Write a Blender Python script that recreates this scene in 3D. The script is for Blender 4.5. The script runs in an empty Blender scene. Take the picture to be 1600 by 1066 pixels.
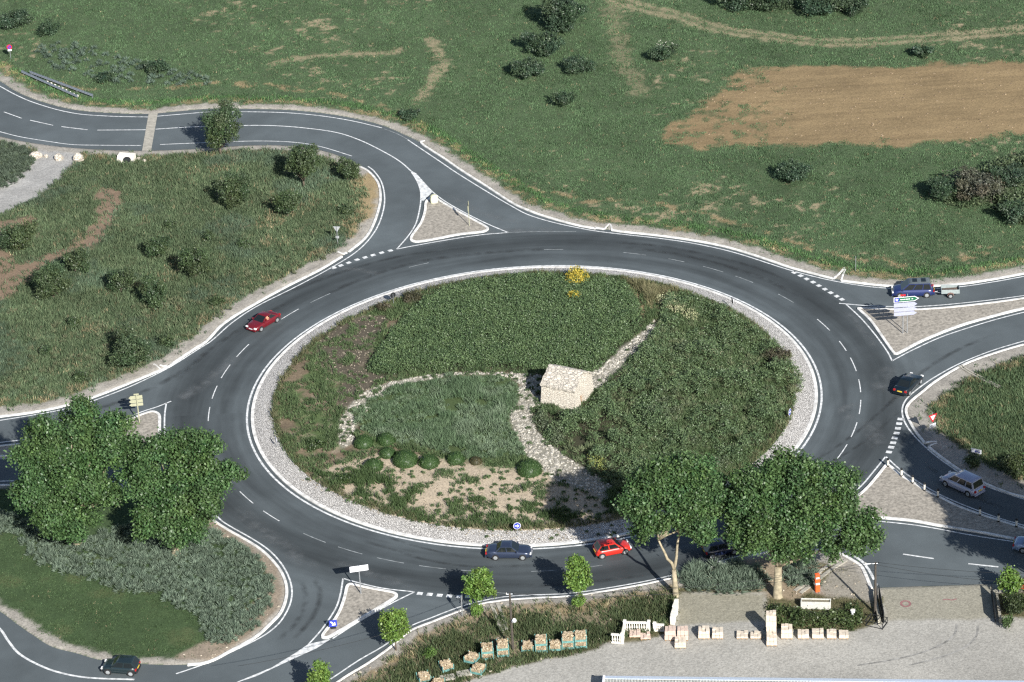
import bpy, math, random
import numpy as np
from mathutils import Matrix, Vector
random.seed(7); rng = np.random.default_rng(7)
R_ = math.radians
S = bpy.context.scene
COL = S.collection

# ---------------------------------------------------------------- camera, sky, sun, exposure
FPX, PITCH, ROLL, H = 5000.0, R_(28.295), R_(-3.194), 165.524
CENX, CENY = 1.948, 294.902
CAM = np.array([-CENX, -CENY, H])
_c, _s = math.cos(ROLL), math.sin(ROLL)
_up = np.array([0, math.sin(PITCH), math.cos(PITCH)]); _x = np.array([1.0, 0, 0])
FWD = np.array([0, math.cos(PITCH), -math.sin(PITCH)])
RIGHT = _c*_x + _s*_up; UP = -_s*_x + _c*_up
cam = bpy.data.cameras.new('camera'); camo = bpy.data.objects.new('camera', cam); COL.objects.link(camo)
M = Matrix.Identity(4)
for i in range(3):
    M[i][0], M[i][1], M[i][2], M[i][3] = RIGHT[i], UP[i], -FWD[i], CAM[i]
camo.matrix_world = M
cam.sensor_width = 36; cam.lens = FPX/1600*36; cam.clip_start = 1; cam.clip_end = 6000
S.camera = camo
SUN_EL, SHADOW_AZ = 31.0, -21.7
w = bpy.data.worlds.new('World'); S.world = w; w.use_nodes = True
nt = w.node_tree; bg = nt.nodes['Background']
sky = nt.nodes.new('ShaderNodeTexSky'); sky.sky_type = 'NISHITA'; sky.sun_disc = False
sky.sun_elevation = R_(SUN_EL); sky.sun_rotation = R_(180+SHADOW_AZ)
nt.links.new(sky.outputs[0], bg.inputs[0]); bg.inputs[1].default_value = 0.068
sl = bpy.data.lights.new('sun', 'SUN'); sl.energy = 4.9; sl.angle = R_(0.53); sl.color = (1, .965, .91)
so = bpy.data.objects.new('sun', sl); COL.objects.link(so)
az = R_(SHADOW_AZ); el = R_(SUN_EL)
ld = Vector((math.sin(az)*math.cos(el), math.cos(az)*math.cos(el), -math.sin(el)))
so.rotation_euler = ld.to_track_quat('-Z', 'Y').to_euler()
S.view_settings.view_transform = 'Standard'; S.view_settings.look = 'None'
S.view_settings.exposure = 0.7; S.view_settings.gamma = 1; S.view_settings.use_curve_mapping = False
S.render.engine = 'CYCLES'
S.cycles.use_denoising = False; S.cycles.filter_width = 1.3; S.cycles.max_bounces = 4; S.cycles.diffuse_bounces = 2; S.cycles.glossy_bounces = 2
S.cycles.transmission_bounces = 2; S.cycles.transparent_max_bounces = 4

# ---------------------------------------------------------------- survey: plan of the place from photo points
def GA(P, z=0.0):
    P = np.asarray(P, float).reshape(-1, 2)
    x = P[:, 0]-800; y = -(P[:, 1]-533)
    d = FWD[None]*FPX + x[:, None]*RIGHT[None] + y[:, None]*UP[None]
    t = (z-H)/d[:, 2]
    return CAM[None, :2] + d[:, :2]*t[:, None]
def G(px, py, z=0.0):
    return GA([(px, py)], z)[0]
def height_at(base, top):          # height of a point standing over ground pixel base, seen at row top
    g = G(*base)
    lo, hi = 0., 40.
    for _ in range(40):
        m = (lo+hi)/2; d = np.array([g[0], g[1], m])-CAM
        yy = 533-d.dot(UP)*FPX/d.dot(FWD)
        if yy > top: lo = m
        else: hi = m
    return lo
def catmull(P, n=8, closed=False):
    P = np.asarray(P, float)
    if closed: Q = np.vstack([P[-1], P, P[0], P[1]])
    else: Q = np.vstack([2*P[0]-P[1], P, 2*P[-1]-P[-2]])
    out = []
    for i in range(1, len(Q)-2):
        p0, p1, p2, p3 = Q[i-1:i+3]
        t = np.linspace(0, 1, n, endpoint=False)[:, None]
        # centripetal-ish: limit tangents by neighbour chord lengths
        l1 = np.linalg.norm(p2-p1)+1e-9; la = np.linalg.norm(p1-p0)+1e-9; lb = np.linalg.norm(p3-p2)+1e-9
        m1 = (p2-p0)/(la+l1)*l1; m2 = (p3-p1)/(l1+lb)*l1
        h = 2*t**3-3*t**2+1, t**3-2*t**2+t, -2*t**3+3*t**2, t**3-t**2
        out.append(h[0]*p1+h[1]*m1+h[2]*p2+h[3]*m2)
    out = np.vstack(out)
    if not closed: out = np.vstack([out, P[-1]])
    return out
def GL(P, n=6, closed=False, z=0.0):
    return catmull(GA(P, z), n, closed)
def inpoly(X, Y, poly):
    poly = np.asarray(poly); res = np.zeros(X.shape, bool)
    x0, y0 = poly.min(0); x1, y1 = poly.max(0)
    m = (X >= x0) & (X <= x1) & (Y >= y0) & (Y <= y1)
    xs, ys = X[m], Y[m]; r = np.zeros(xs.shape, bool)
    n = len(poly)
    for i in range(n):
        xa, ya = poly[i]; xb, yb = poly[i-1]
        if ya == yb: continue
        c = ((ya > ys) != (yb > ys)) & (xs < (xb-xa)*(ys-ya)/(yb-ya)+xa)
        r ^= c
    res[m] = r
    return res
def dist_poly(X, Y, line, closed=True):
    sh = X.shape; X = X.ravel(); Y = Y.ravel(); d = np.full(X.shape, 1e9)
    n = len(line)
    for i in range(n if closed else n-1):
        a = line[i]; b = line[(i+1) % n]; v = b-a; L = v.dot(v)
        if L < 1e-9: continue
        t = np.clip(((X-a[0])*v[0]+(Y-a[1])*v[1])/L, 0, 1)
        np.minimum(d, (X-a[0]-t*v[0])**2+(Y-a[1]-t*v[1])**2, out=d)
    return np.sqrt(d).reshape(sh)
_lat = np.random.default_rng(3).random((257, 257))
def vnoise(X, Y, sc, seed=0):
    x = X/sc+seed*17.31+1000; y = Y/sc+seed*7.77+1000
    xi = np.floor(x).astype(int); yi = np.floor(y).astype(int); fx = x-xi; fy = y-yi
    fx = fx*fx*(3-2*fx); fy = fy*fy*(3-2*fy)
    g = lambda a, b: _lat[a % 257, b % 257]
    return (g(xi, yi)*(1-fx)+g(xi+1, yi)*fx)*(1-fy)+(g(xi, yi+1)*(1-fx)+g(xi+1, yi+1)*fx)*fy
def fbm(X, Y, sc, seed=0, o=4):
    r = 0; a = 1; t = 0
    for k in range(o):
        r = r+a*vnoise(X, Y, sc/2**k, seed+k*3); t += a; a *= .55
    return r/t
def sstep(a, b, x):
    t = np.clip((x-a)/(b-a), 0, 1); return t*t*(3-2*t)

# ---------------------------------------------------------------- materials
MATS = {}
def nmat(name):
    m = bpy.data.materials.new(name); m.use_nodes = True
    return m, m.node_tree, m.node_tree.nodes['Principled BSDF']
def mat(name, col, rough=.6, metal=0., var=.12, scale=6., spec=.4, bump=0., coat=0.):
    if name in MATS: return MATS[name]
    m, t, b = nmat(name); N = t.nodes; L = t.links
    b.inputs['Roughness'].default_value = rough; b.inputs['Metallic'].default_value = metal
    b.inputs['Specular IOR Level'].default_value = spec; b.inputs['Coat Weight'].default_value = coat
    tc = N.new('ShaderNodeTexCoord'); nz = N.new('ShaderNodeTexNoise')
    nz.inputs['Scale'].default_value = scale; nz.inputs['Detail'].default_value = 5
    L.new(tc.outputs['Object'], nz.inputs['Vector'])
    rp = N.new('ShaderNodeMapRange'); rp.inputs['From Min'].default_value = .3; rp.inputs['From Max'].default_value = .7
    rp.inputs['To Min'].default_value = 1-var; rp.inputs['To Max'].default_value = 1+var
    L.new(nz.outputs['Fac'], rp.inputs['Value'])
    mx = N.new('ShaderNodeVectorMath'); mx.operation = 'SCALE'; mx.inputs[0].default_value = col
    L.new(rp.outputs[0], mx.inputs['Scale']); L.new(mx.outputs[0], b.inputs['Base Color'])
    if bump:
        bp = N.new('ShaderNodeBump'); bp.inputs['Strength'].default_value = bump; bp.inputs['Distance'].default_value = .05
        L.new(nz.outputs['Fac'], bp.inputs['Height']); L.new(bp.outputs[0], b.inputs['Normal'])
    MATS[name] = m
    return m
def vcol_mat(name, rough=.8, transl=0., fine=0., fscale=8., bump=0., spec=.2):
    m, t, b = nmat(name); N = t.nodes; L = t.links
    b.inputs['Roughness'].default_value = rough; b.inputs['Specular IOR Level'].default_value = spec
    a = N.new('ShaderNodeVertexColor'); a.layer_name = 'Col'; c = a.outputs['Color']
    if fine:
        tc = N.new('ShaderNodeTexCoord'); nz = N.new('ShaderNodeTexNoise'); nz.inputs['Scale'].default_value = fscale
        nz.inputs['Detail'].default_value = 6; nz.inputs['Roughness'].default_value = .7
        L.new(tc.outputs['Object'], nz.inputs['Vector'])
        rp = N.new('ShaderNodeMapRange'); rp.inputs['From Min'].default_value = .3; rp.inputs['From Max'].default_value = .7
        rp.inputs['To Min'].default_value = 1-fine; rp.inputs['To Max'].default_value = 1+fine
        L.new(nz.outputs['Fac'], rp.inputs['Value'])
        mx = N.new('ShaderNodeVectorMath'); mx.operation = 'SCALE'
        L.new(c, mx.inputs[0]); L.new(rp.outputs[0], mx.inputs['Scale']); c = mx.outputs[0]
        if bump:
            bp = N.new('ShaderNodeBump'); bp.inputs['Strength'].default_value = bump; bp.inputs['Distance'].default_value = .08
            L.new(nz.outputs['Fac'], bp.inputs['Height']); L.new(bp.outputs[0], b.inputs['Normal'])
    L.new(c, b.inputs['Base Color'])
    if transl:
        tr = N.new('ShaderNodeBsdfTranslucent'); ms = N.new('ShaderNodeMixShader'); ms.inputs[0].default_value = transl
        L.new(c, tr.inputs['Color']); L.new(b.outputs[0], ms.inputs[1]); L.new(tr.outputs[0], ms.inputs[2])
        L.new(ms.outputs[0], t.nodes['Material Output'].inputs['Surface'])
    MATS[name] = m
    return m
M_GROUND = vcol_mat('soil_and_turf', .95, 0, .35, 5., .5)
M_LEAF = vcol_mat('foliage', .45, .2, 0, spec=.35)
M_GRASS = vcol_mat('grass_blade', .65, .2, 0, spec=.2)
M_STONES = vcol_mat('loose_stone', .9, 0, .15, 9., .3)

def asphalt():
    m, t, b = nmat('asphalt'); N = t.nodes; L = t.links
    b.inputs['Roughness'].default_value = .85; b.inputs['Specular IOR Level'].default_value = .25
    tc = N.new('ShaderNodeTexCoord'); sx = N.new('ShaderNodeSeparateXYZ'); L.new(tc.outputs['Object'], sx.inputs[0])
    def math_(op, a, bb=None, clamp=False):
        n = N.new('ShaderNodeMath'); n.operation = op; n.use_clamp = clamp
        for i, v in enumerate((a, bb)):
            if v is None: continue
            if isinstance(v, (int, float)): n.inputs[i].default_value = v
            else: L.new(v, n.inputs[i])
        return n.outputs[0]
    r = math_('SQRT', math_('ADD', math_('MULTIPLY', sx.outputs[0], sx.outputs[0]), math_('MULTIPLY', sx.outputs[1], sx.outputs[1])))
    ang = math_('ARCTAN2', sx.outputs[1], sx.outputs[0])
    # wear: noise stretched along the circular lanes
    cb = N.new('ShaderNodeCombineXYZ'); L.new(math_('MULTIPLY', r, .9), cb.inputs[0]); L.new(math_('MULTIPLY', ang, 2.6), cb.inputs[1])
    n1 = N.new('ShaderNodeTexNoise'); n1.inputs['Scale'].default_value = 1.0; n1.inputs['Detail'].default_value = 5; L.new(cb.outputs[0], n1.inputs['Vector'])
    n2 = N.new('ShaderNodeTexNoise'); n2.inputs['Scale'].default_value = .09; n2.inputs['Detail'].default_value = 4; L.new(tc.outputs['Object'], n2.inputs['Vector'])
    n3 = N.new('ShaderNodeTexNoise'); n3.inputs['Scale'].default_value = 14; n3.inputs['Detail'].default_value = 3; L.new(tc.outputs['Object'], n3.inputs['Vector'])
    # polished dark tyre tracks by radius
    rr = N.new('ShaderNodeMapRange'); rr.inputs['From Min'].default_value = 28; rr.inputs['From Max'].default_value = 48; L.new(r, rr.inputs['Value'])
    ramp = N.new('ShaderNodeValToRGB'); L.new(rr.outputs[0], ramp.inputs[0]); e = ramp.color_ramp.elements
    def k(R): return (R-28)/20
    e[0].position = 0; e[0].color = (1, 1, 1, 1); e[1].position = 1; e[1].color = (1.1, 1.1, 1.1, 1)
    for R, v in ((30.4, 1.1), (31.6, .95), (32.6, .76), (34.2, .86), (35.4, .64), (36.6, .54), (38.0, .68), (39.4, 1.0), (41.5, 1.15)):
        q = e.new(k(R)); q.color = (v, v, v, 1)
    fr = N.new('ShaderNodeMapRange'); fr.inputs['From Min'].default_value = 38.5; fr.inputs['From Max'].default_value = 43; fr.inputs['To Min'].default_value = 1; fr.inputs['To Max'].default_value = .0; L.new(r, fr.inputs['Value'])
    st_ = math_('MULTIPLY', math_('SUBTRACT', n1.outputs['Fac'], .5), fr.outputs[0])
    n4 = N.new('ShaderNodeTexNoise'); n4.inputs['Scale'].default_value = .5; n4.inputs['Detail'].default_value = 5; L.new(tc.outputs['Object'], n4.inputs['Vector'])
    v = math_('MULTIPLY', math_('ADD', math_('ADD', math_('MULTIPLY', st_, 1.1), 1.0), math_('MULTIPLY', math_('SUBTRACT', n4.outputs['Fac'], .5), .35)), ramp.outputs[0])
    v = math_('MULTIPLY', v, math_('ADD', math_('MULTIPLY', n2.outputs['Fac'], 1.0), .5))
    v = math_('MULTIPLY', v, math_('ADD', math_('MULTIPLY', n3.outputs['Fac'], .5), .75))
    mx = N.new('ShaderNodeVectorMath'); mx.operation = 'SCALE'; mx.inputs[0].default_value = (.083, .098, .105)
    L.new(v, mx.inputs['Scale']); L.new(mx.outputs[0], b.inputs['Base Color'])
    return m
M_ASPH = asphalt()
def cobble():
    m, t, b = nmat('white_cobble'); N = t.nodes; L = t.links
    b.inputs['Roughness'].default_value = .85
    tc = N.new('ShaderNodeTexCoord'); v = N.new('ShaderNodeTexVoronoi'); v.inputs['Scale'].default_value = 5.5
    L.new(tc.outputs['Object'], v.inputs['Vector'])
    d = N.new('ShaderNodeTexVoronoi'); d.feature = 'DISTANCE_TO_EDGE'; d.inputs['Scale'].default_value = 5.5
    L.new(tc.outputs['Object'], d.inputs['Vector'])
    rp = N.new('ShaderNodeMapRange'); rp.inputs['From Min'].default_value = .0; rp.inputs['From Max'].default_value = .12; L.new(d.outputs['Distance'], rp.inputs['Value'])
    hs = N.new('ShaderNodeSeparateColor'); L.new(v.outputs['Color'], hs.inputs[0])
    mr = N.new('ShaderNodeMapRange'); mr.inputs['To Min'].default_value = .75; mr.inputs['To Max'].default_value = 1.1; L.new(hs.outputs[0], mr.inputs['Value'])
    mx = N.new('ShaderNodeMix'); mx.data_type = 'RGBA'; mx.inputs['A'].default_value = (.27, .255, .235, 1); mx.inputs['B'].default_value = (.60, .58, .55, 1)
    L.new(rp.outputs[0], mx.inputs['Factor'])
    sc = N.new('ShaderNodeVectorMath'); sc.operation = 'SCALE'; L.new(mx.outputs['Result'], sc.inputs[0]); L.new(mr.outputs[0], sc.inputs['Scale'])
    L.new(sc.outputs[0], b.inputs['Base Color'])
    bp = N.new('ShaderNodeBump'); bp.inputs['Strength'].default_value = .9; bp.inputs['Distance'].default_value = .08
    L.new(rp.outputs[0], bp.inputs['Height']); L.new(bp.outputs[0], b.inputs['Normal'])
    return m
M_COB = cobble()
def rubble(name, ca, cb, scale, mortar=.5):
    m, t, b = nmat(name); N = t.nodes; L = t.links
    b.inputs['Roughness'].default_value = .9
    tc = N.new('ShaderNodeTexCoord'); mp = N.new('ShaderNodeMapping'); mp.inputs['Scale'].default_value = (1, 1, 2.2)
    L.new(tc.outputs['Object'], mp.inputs['Vector'])
    v = N.new('ShaderNodeTexVoronoi'); v.inputs['Scale'].default_value = scale; L.new(mp.outputs[0], v.inputs['Vector'])
    d = N.new('ShaderNodeTexVoronoi'); d.feature = 'DISTANCE_TO_EDGE'; d.inputs['Scale'].default_value = scale; L.new(mp.outputs[0], d.inputs['Vector'])
    rp = N.new('ShaderNodeMapRange'); rp.inputs['From Max'].default_value = .1; L.new(d.outputs['Distance'], rp.inputs['Value'])
    hs = N.new('ShaderNodeSeparateColor'); L.new(v.outputs['Color'], hs.inputs[0])
    mx = N.new('ShaderNodeMix'); mx.data_type = 'RGBA'; mx.inputs['A'].default_value = (*ca, 1); mx.inputs['B'].default_value = (*cb, 1)
    L.new(hs.outputs[0], mx.inputs['Factor'])
    ml = N.new('ShaderNodeMapRange'); ml.inputs['To Min'].default_value = mortar; ml.inputs['To Max'].default_value = 1; L.new(rp.outputs[0], ml.inputs['Value'])
    sc = N.new('ShaderNodeVectorMath'); sc.operation = 'SCALE'; L.new(mx.outputs['Result'], sc.inputs[0]); L.new(ml.outputs[0], sc.inputs['Scale'])
    L.new(sc.outputs[0], b.inputs['Base Color'])
    bp = N.new('ShaderNodeBump'); bp.inputs['Strength'].default_value = .8; bp.inputs['Distance'].default_value = .06
    L.new(rp.outputs[0], bp.inputs['Height']); L.new(bp.outputs[0], b.inputs['Normal'])
    MATS[name] = m
    return m
M_HUTW = rubble('dry_stone_wall', (.55, .50, .42), (.66, .61, .525), 3.0, .78)
M_HUTR = rubble('rough_stone_roof', (.40, .37, .32), (.60, .55, .47), 2.6, .62)
M_BLOCK = mat('pale_cut_stone', (.60, .525, .43), .85, var=.14, scale=3.5, bump=.3)
M_ROCK = rubble('quarry_rock', (.46, .41, .34), (.58, .53, .46), 2.0)
M_KERB = mat('white_kerb_paint', (.66, .65, .62), .75, var=.28, scale=1.6)
M_PAINT = mat('road_paint', (.60, .615, .615), .75, var=.4, scale=2.6)
M_PAINTW = mat('worn_road_paint', (.24, .26, .265), .75, var=.5, scale=1.7)
M_CONC = mat('concrete', (.36, .34, .29), .9, var=.2, scale=2.)
M_GALV = mat('galvanised_steel', (.5, .53, .56), .4, .7, var=.15)
M_DARK = mat('dark_rubber', (.02, .02, .022), .7, var=.2)
M_RIM = mat('alloy_rim', (.55, .57, .58), .35, .6, var=.08)
M_GLASS = mat('car_glass', (.012, .016, .018), .05, 0, var=.1, spec=.6)
M_STEELB = mat('black_steel', (.02, .022, .024), .5, .2, var=.2)
M_WHITE = mat('white_sign_face', (.75, .76, .8), .45, var=.05)
M_BLUE = mat('blue_sign_face', (.03, .05, .38), .45, var=.05)
M_GREEN = mat('green_sign_face', (.015, .13, .06), .45, var=.05)
M_RED = mat('red_sign_face', (.5, .02, .03), .45, var=.05)
M_CREAM = mat('cream_sign_back', (.36, .36, .25), .6, var=.1)
M_GREY = mat('grey_sign_back', (.42, .44, .45), .5, .3, var=.1)
M_BARK = mat('plane_bark', (.30, .26, .18), .9, var=.4, scale=2.5, bump=.4)
M_BARKD = mat('dark_bark', (.10, .08, .06), .9, var=.3, scale=4, bump=.4)
M_ORANGE = mat('orange_plastic', (.75, .12, .03), .5, var=.08)
M_TEAL = mat('teal_painted_steel', (.13, .30, .28), .65, var=.35)
M_WOOD = mat('weathered_wood', (.3, .2, .11), .85, var=.3)
M_POLE = mat('dark_wood_pole', (.07, .06, .05), .9, var=.3)
M_BALU = mat('white_cast_stone', (.68, .65, .58), .8, var=.1)
M_AMBER = mat('yellow_plate', (.7, .5, .06), .5, var=.05)
M_TAIL = mat('red_lamp', (.35, .02, .02), .2, var=.05)
M_LAMP = mat('clear_lamp', (.75, .76, .76), .15, var=.05)

# ---------------------------------------------------------------- object helpers
def link(o, parent=None):
    COL.objects.link(o)
    if parent is not None: o.parent = parent
    return o
def tag(o, label=None, cat=None, group=None, kind=None):
    if label: o['label'] = label
    if cat: o['category'] = cat
    if group: o['group'] = group
    if kind: o['kind'] = kind
    return o
def thing(name, loc, rz, label, cat, group=None):
    o = bpy.data.objects.new(name, None); o.empty_display_size = .3
    o.location = loc; o.rotation_euler = (0, 0, rz); link(o)
    return tag(o, label, cat, group)
class MB:
    def __init__(s): s.v = []; s.f = []; s.m = []
    def add(s, vs, fs, mi=0):
        n = len(s.v); s.v += [tuple(map(float, p)) for p in vs]
        for f in fs: s.f.append(tuple(i+n for i in f)); s.m.append(mi)
        return s
    def box(s, x0, x1, y0, y1, z0, z1, mi=0, taper=0., jit=0.):
        t = taper; vs = [(x0, y0, z0), (x1, y0, z0), (x1, y1, z0), (x0, y1, z0), (x0+t, y0+t, z1), (x1-t, y0+t, z1), (x1-t, y1-t, z1), (x0+t, y1-t, z1)]
        if jit: vs = [tuple(c+random.uniform(-jit, jit) for c in p) for p in vs]
        return s.add(vs, [(3, 2, 1, 0), (4, 5, 6, 7), (0, 1, 5, 4), (1, 2, 6, 5), (2, 3, 7, 6), (3, 0, 4, 7)], mi)
    def tube(s, pts, rad, n=8, mi=0, cap=True):
        pts = [Vector(p) for p in pts]; r = rad if hasattr(rad, '__len__') else [rad]*len(pts)
        rings = []; base = len(s.v)
        for i, p in enumerate(pts):
            a = pts[max(i-1, 0)]; b = pts[min(i+1, len(pts)-1)]; d = (b-a).normalized()
            u = d.cross(Vector((0, 0, 1)) if abs(d.z) < .95 else Vector((1, 0, 0))).normalized(); v = d.cross(u)
            for k in range(n):
                q = 2*math.pi*k/n; s.v.append(tuple(p+u*math.cos(q)*r[i]+v*math.sin(q)*r[i]))
        for i in range(len(pts)-1):
            for k in range(n):
                a = base+i*n+k; b = base+i*n+(k+1) % n
                s.f.append((a, a+n, b+n, b)); s.m.append(mi)
        if cap:
            s.f.append(tuple(base+k for k in range(n))); s.m.append(mi)
            s.f.append(tuple(base+(len(pts)-1)*n+k for k in reversed(range(n)))); s.m.append(mi)
        return s
    def prism(s, poly, z0, z1, mi=0, axis='z', mtop=None):
        n = len(poly)
        def P(a, b, c): return (a, b, c) if axis == 'z' else ((a, c, b) if axis == 'y' else (c, a, b))
        vs = [P(a, b, z0) for a, b in poly]+[P(a, b, z1) for a, b in poly]
        base = len(s.v); s.v += [tuple(map(float, p)) for p in vs]
        s.f.append(tuple(base+i for i in reversed(range(n)))); s.m.append(mi)
        s.f.append(tuple(base+n+i for i in range(n))); s.m.append(mi if mtop is None else mtop)
        for i in range(n):
            j = (i+1) % n; s.f.append((base+i, base+j, base+n+j, base+n+i)); s.m.append(mi)
        return s
    def build(s, name, mats, parent=None, smooth=False, bevel=0.):
        me = bpy.data.meshes.new(name); me.from_pydata(s.v, [], s.f)
        if not isinstance(mats, (list, tuple)): mats = [mats]
        for m in mats: me.materials.append(m)
        me.polygons.foreach_set('material_index', s.m)
        me.polygons.foreach_set('use_smooth', [smooth]*len(s.f))
        me.update()
        import bmesh
        bm = bmesh.new(); bm.from_mesh(me); bmesh.ops.recalc_face_normals(bm, faces=bm.faces)
        if bevel:
            bmesh.ops.bevel(bm, geom=[e for e in bm.edges if len(e.link_faces) == 2 and e.calc_face_angle(0) > .5], offset=bevel, segments=1, affect='EDGES', clamp_overlap=True)
        bm.to_mesh(me); bm.free()
        o = bpy.data.objects.new(name, me)
        return link(o, parent)
def npmesh(name, V, F, C, m, parent=None, k=3, smooth=False):
    """V (n,3), F (m,k) indices, C (n,3) colours"""
    me = bpy.data.meshes.new(name); n = len(V); mf = len(F)
    me.vertices.add(n); me.vertices.foreach_set('co', np.ascontiguousarray(V, np.float32).ravel())
    me.loops.add(mf*k); me.loops.foreach_set('vertex_index', np.ascontiguousarray(F, np.int32).ravel())
    me.polygons.add(mf); me.polygons.foreach_set('loop_start', np.arange(0, mf*k, k, dtype=np.int32))
    me.polygons.foreach_set('use_smooth', np.full(mf, smooth))
    if C is not None:
        a = me.color_attributes.new('Col', 'FLOAT_COLOR', 'POINT')
        a.data.foreach_set('color', np.hstack([C, np.ones((n, 1))]).astype(np.float32).ravel())
    me.materials.append(m); me.update(calc_edges=True); me.validate()
    return link(bpy.data.objects.new(name, me), parent)

# ---------------------------------------------------------------- road plan
N_EDGE = [(-200, 40), (-80, 90), (0, 127), (20, 140), (45, 152), (75, 162), (100, 168.5), (130, 173.5), (180, 177), (232, 178), (290, 173), (330, 170), (400, 170.5), (450, 172), (500, 176.5), (550, 184.5), (597, 196), (637, 213), (659, 224), (690, 244.5), (722, 266.5), (760, 290.5), (800, 316.5), (825, 328), (850, 337), (900, 351), (930, 356.5), (975, 361.8), (1025, 367), (1075, 373.8), (1125, 383), (1162, 393), (1200, 405.5), (1237, 418), (1275, 428), (1300, 434.5), (1315, 438), (1350, 442.5), (1387, 446), (1440, 447), (1502, 443), (1550, 436), (1600, 427), (1750, 400)]
E_EDGE = [(1750, 505), (1600, 538), (1550, 553), (1505, 570), (1462, 595.5), (1440, 613), (1421, 629), (1415.5, 640.5), (1420, 655.5), (1430, 673), (1445, 692), (1451, 698), (1475, 717), (1503, 736), (1539, 755), (1578, 770.5), (1600, 776), (1750, 815)]
SE_EDGE = [(1750, 892), (1600, 908), (1555, 912), (1460, 915.5), (1380, 918), (1363, 919)]
SE_KERB = [(1361, 919), (1352.5, 898), (1345, 884), (1334, 876.5), (1310, 864), (1260, 858), (1203, 861.5), (1136, 877), (1104, 888), (1052, 902.5), (1000, 914), (910, 929), (880, 932), (800, 936.5), (757, 942), (722, 953), (675, 971.5), (641, 985.5), (610, 1011), (575, 1036), (540, 1057), (500, 1085), (420, 1150)]
SW_EDGE = [(-200, 1200), (-200, 860), (0, 956), (25, 974), (50, 991.5), (82, 1011), (120, 1021), (155, 1031), (200, 1036), (250, 1039), (292, 1039)]
SW_KERB = [(293, 1038.5), (325, 1034), (363, 1015), (400, 994), (425, 971.5), (440, 954), (448, 924), (441, 896.5), (422, 871.5), (400, 853), (350, 824), (320, 804), (290, 785), (240, 767), (180, 758), (100, 757), (0, 758), (-200, 765)]
W_KERB = [(-200, 680), (0, 650.5), (50, 644), (107.5, 632), (140, 622), (175, 609), (212, 594), (250, 578), (265, 570.5), (300, 547), (322, 533), (350, 504.5), (400, 473.5), (450, 446), (500, 421), (535, 400), (545, 393), (570, 372), (582.5, 352), (592, 324.5), (594.5, 304.5), (590, 284.5), (575, 267), (562, 260)]
NW_EDGE = [(556, 257), (520, 240), (470, 229.5), (400, 227), (300, 233), (225, 235.5), (150, 233.5), (75, 227), (0, 213), (-200, 150)]
_oe = [GL(p, 5) for p in (N_EDGE, E_EDGE, SE_EDGE, SE_KERB, SW_EDGE, SW_KERB, W_KERB, NW_EDGE)]
ROAD = np.vstack(_oe)

# road marking helpers ------------------------------------------------------------
def offset_ribbon(line, w0, w1):
    line = np.asarray(line); d = np.gradient(line, axis=0); d /= (np.linalg.norm(d, axis=1)[:, None]+1e-9)
    n = np.stack([-d[:, 1], d[:, 0]], 1)
    return line+n*w0, line+n*w1
def ribbon(mb, line, width, z, mi=0, closed=False):
    if closed:
        line = np.vstack([line, line[:1]])
    a, b = offset_ribbon(line, -width/2, width/2)
    if closed: a[-1] = a[0]; b[-1] = b[0]
    vs = []; fs = []
    for p, q in zip(a, b): vs += [(*p, z), (*q, z)]
    for i in range(len(line)-1): fs.append((2*i, 2*i+2, 2*i+3, 2*i+1))
    mb.add(vs, fs, mi)
def kerb(mb, line, width=.3, h=.14, z0=-.06, closed=False, mi=0):
    line = np.asarray(line)
    if closed:
        L = np.vstack([line[-1:], line, line[:1]]); d = L[2:]-L[:-2]
    else: d = np.gradient(line, axis=0)
    d = d/(np.linalg.norm(d, axis=1)[:, None]+1e-9); n = np.stack([-d[:, 1], d[:, 0]], 1)
    w2 = width/2; prof = [(-w2, z0), (-w2, h-.03), (-w2+.03, h), (w2-.03, h), (w2, h-.03), (w2, z0)]
    vs = [(*(p+q*o), z) for p, q in zip(line, n) for o, z in prof]; k = len(prof); fs = []
    N = len(line)
    for i in range(N if closed else N-1):
        for j in range(k-1):
            a = i*k+j; b = ((i+1) % N)*k+j
            fs.append((a, b, b+1, a+1))
    if not closed: fs += [tuple(range(k)), tuple((N-1)*k+j for j in reversed(range(k)))]
    mb.add(vs, fs, mi)
def poly_mesh(name, poly, z, m, parent=None, cut=None):
    import bmesh
    bm = bmesh.new(); vs = [bm.verts.new((p[0], p[1], z)) for p in poly]
    es = [bm.edges.new((vs[i], vs[(i+1) % len(vs)])) for i in range(len(vs))]
    bmesh.ops.triangle_fill(bm, use_beauty=True, edges=es)
    bmesh.ops.recalc_face_normals(bm, faces=bm.faces)
    for f in bm.faces:
        if f.normal.z < 0: f.normal_flip()
    me = bpy.data.meshes.new(name); bm.to_mesh(me); bm.free(); me.materials.append(m)
    return link(bpy.data.objects.new(name, me), parent)
def dedupe(P, eps=.05):
    out = [P[0]]
    for p in P[1:]:
        if np.linalg.norm(p-out[-1]) > eps: out.append(p)
    if np.linalg.norm(out[0]-out[-1]) < eps: out.pop()
    return np.array(out)
ROAD = dedupe(ROAD)
tag(poly_mesh('road', ROAD, 0.0, M_ASPH), kind='structure')

mk = MB()
Z1 = .005
def pline(pts, w=.18, mi=0, n=6): ribbon(mk, GL(pts, n), w, Z1, mi)
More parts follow.
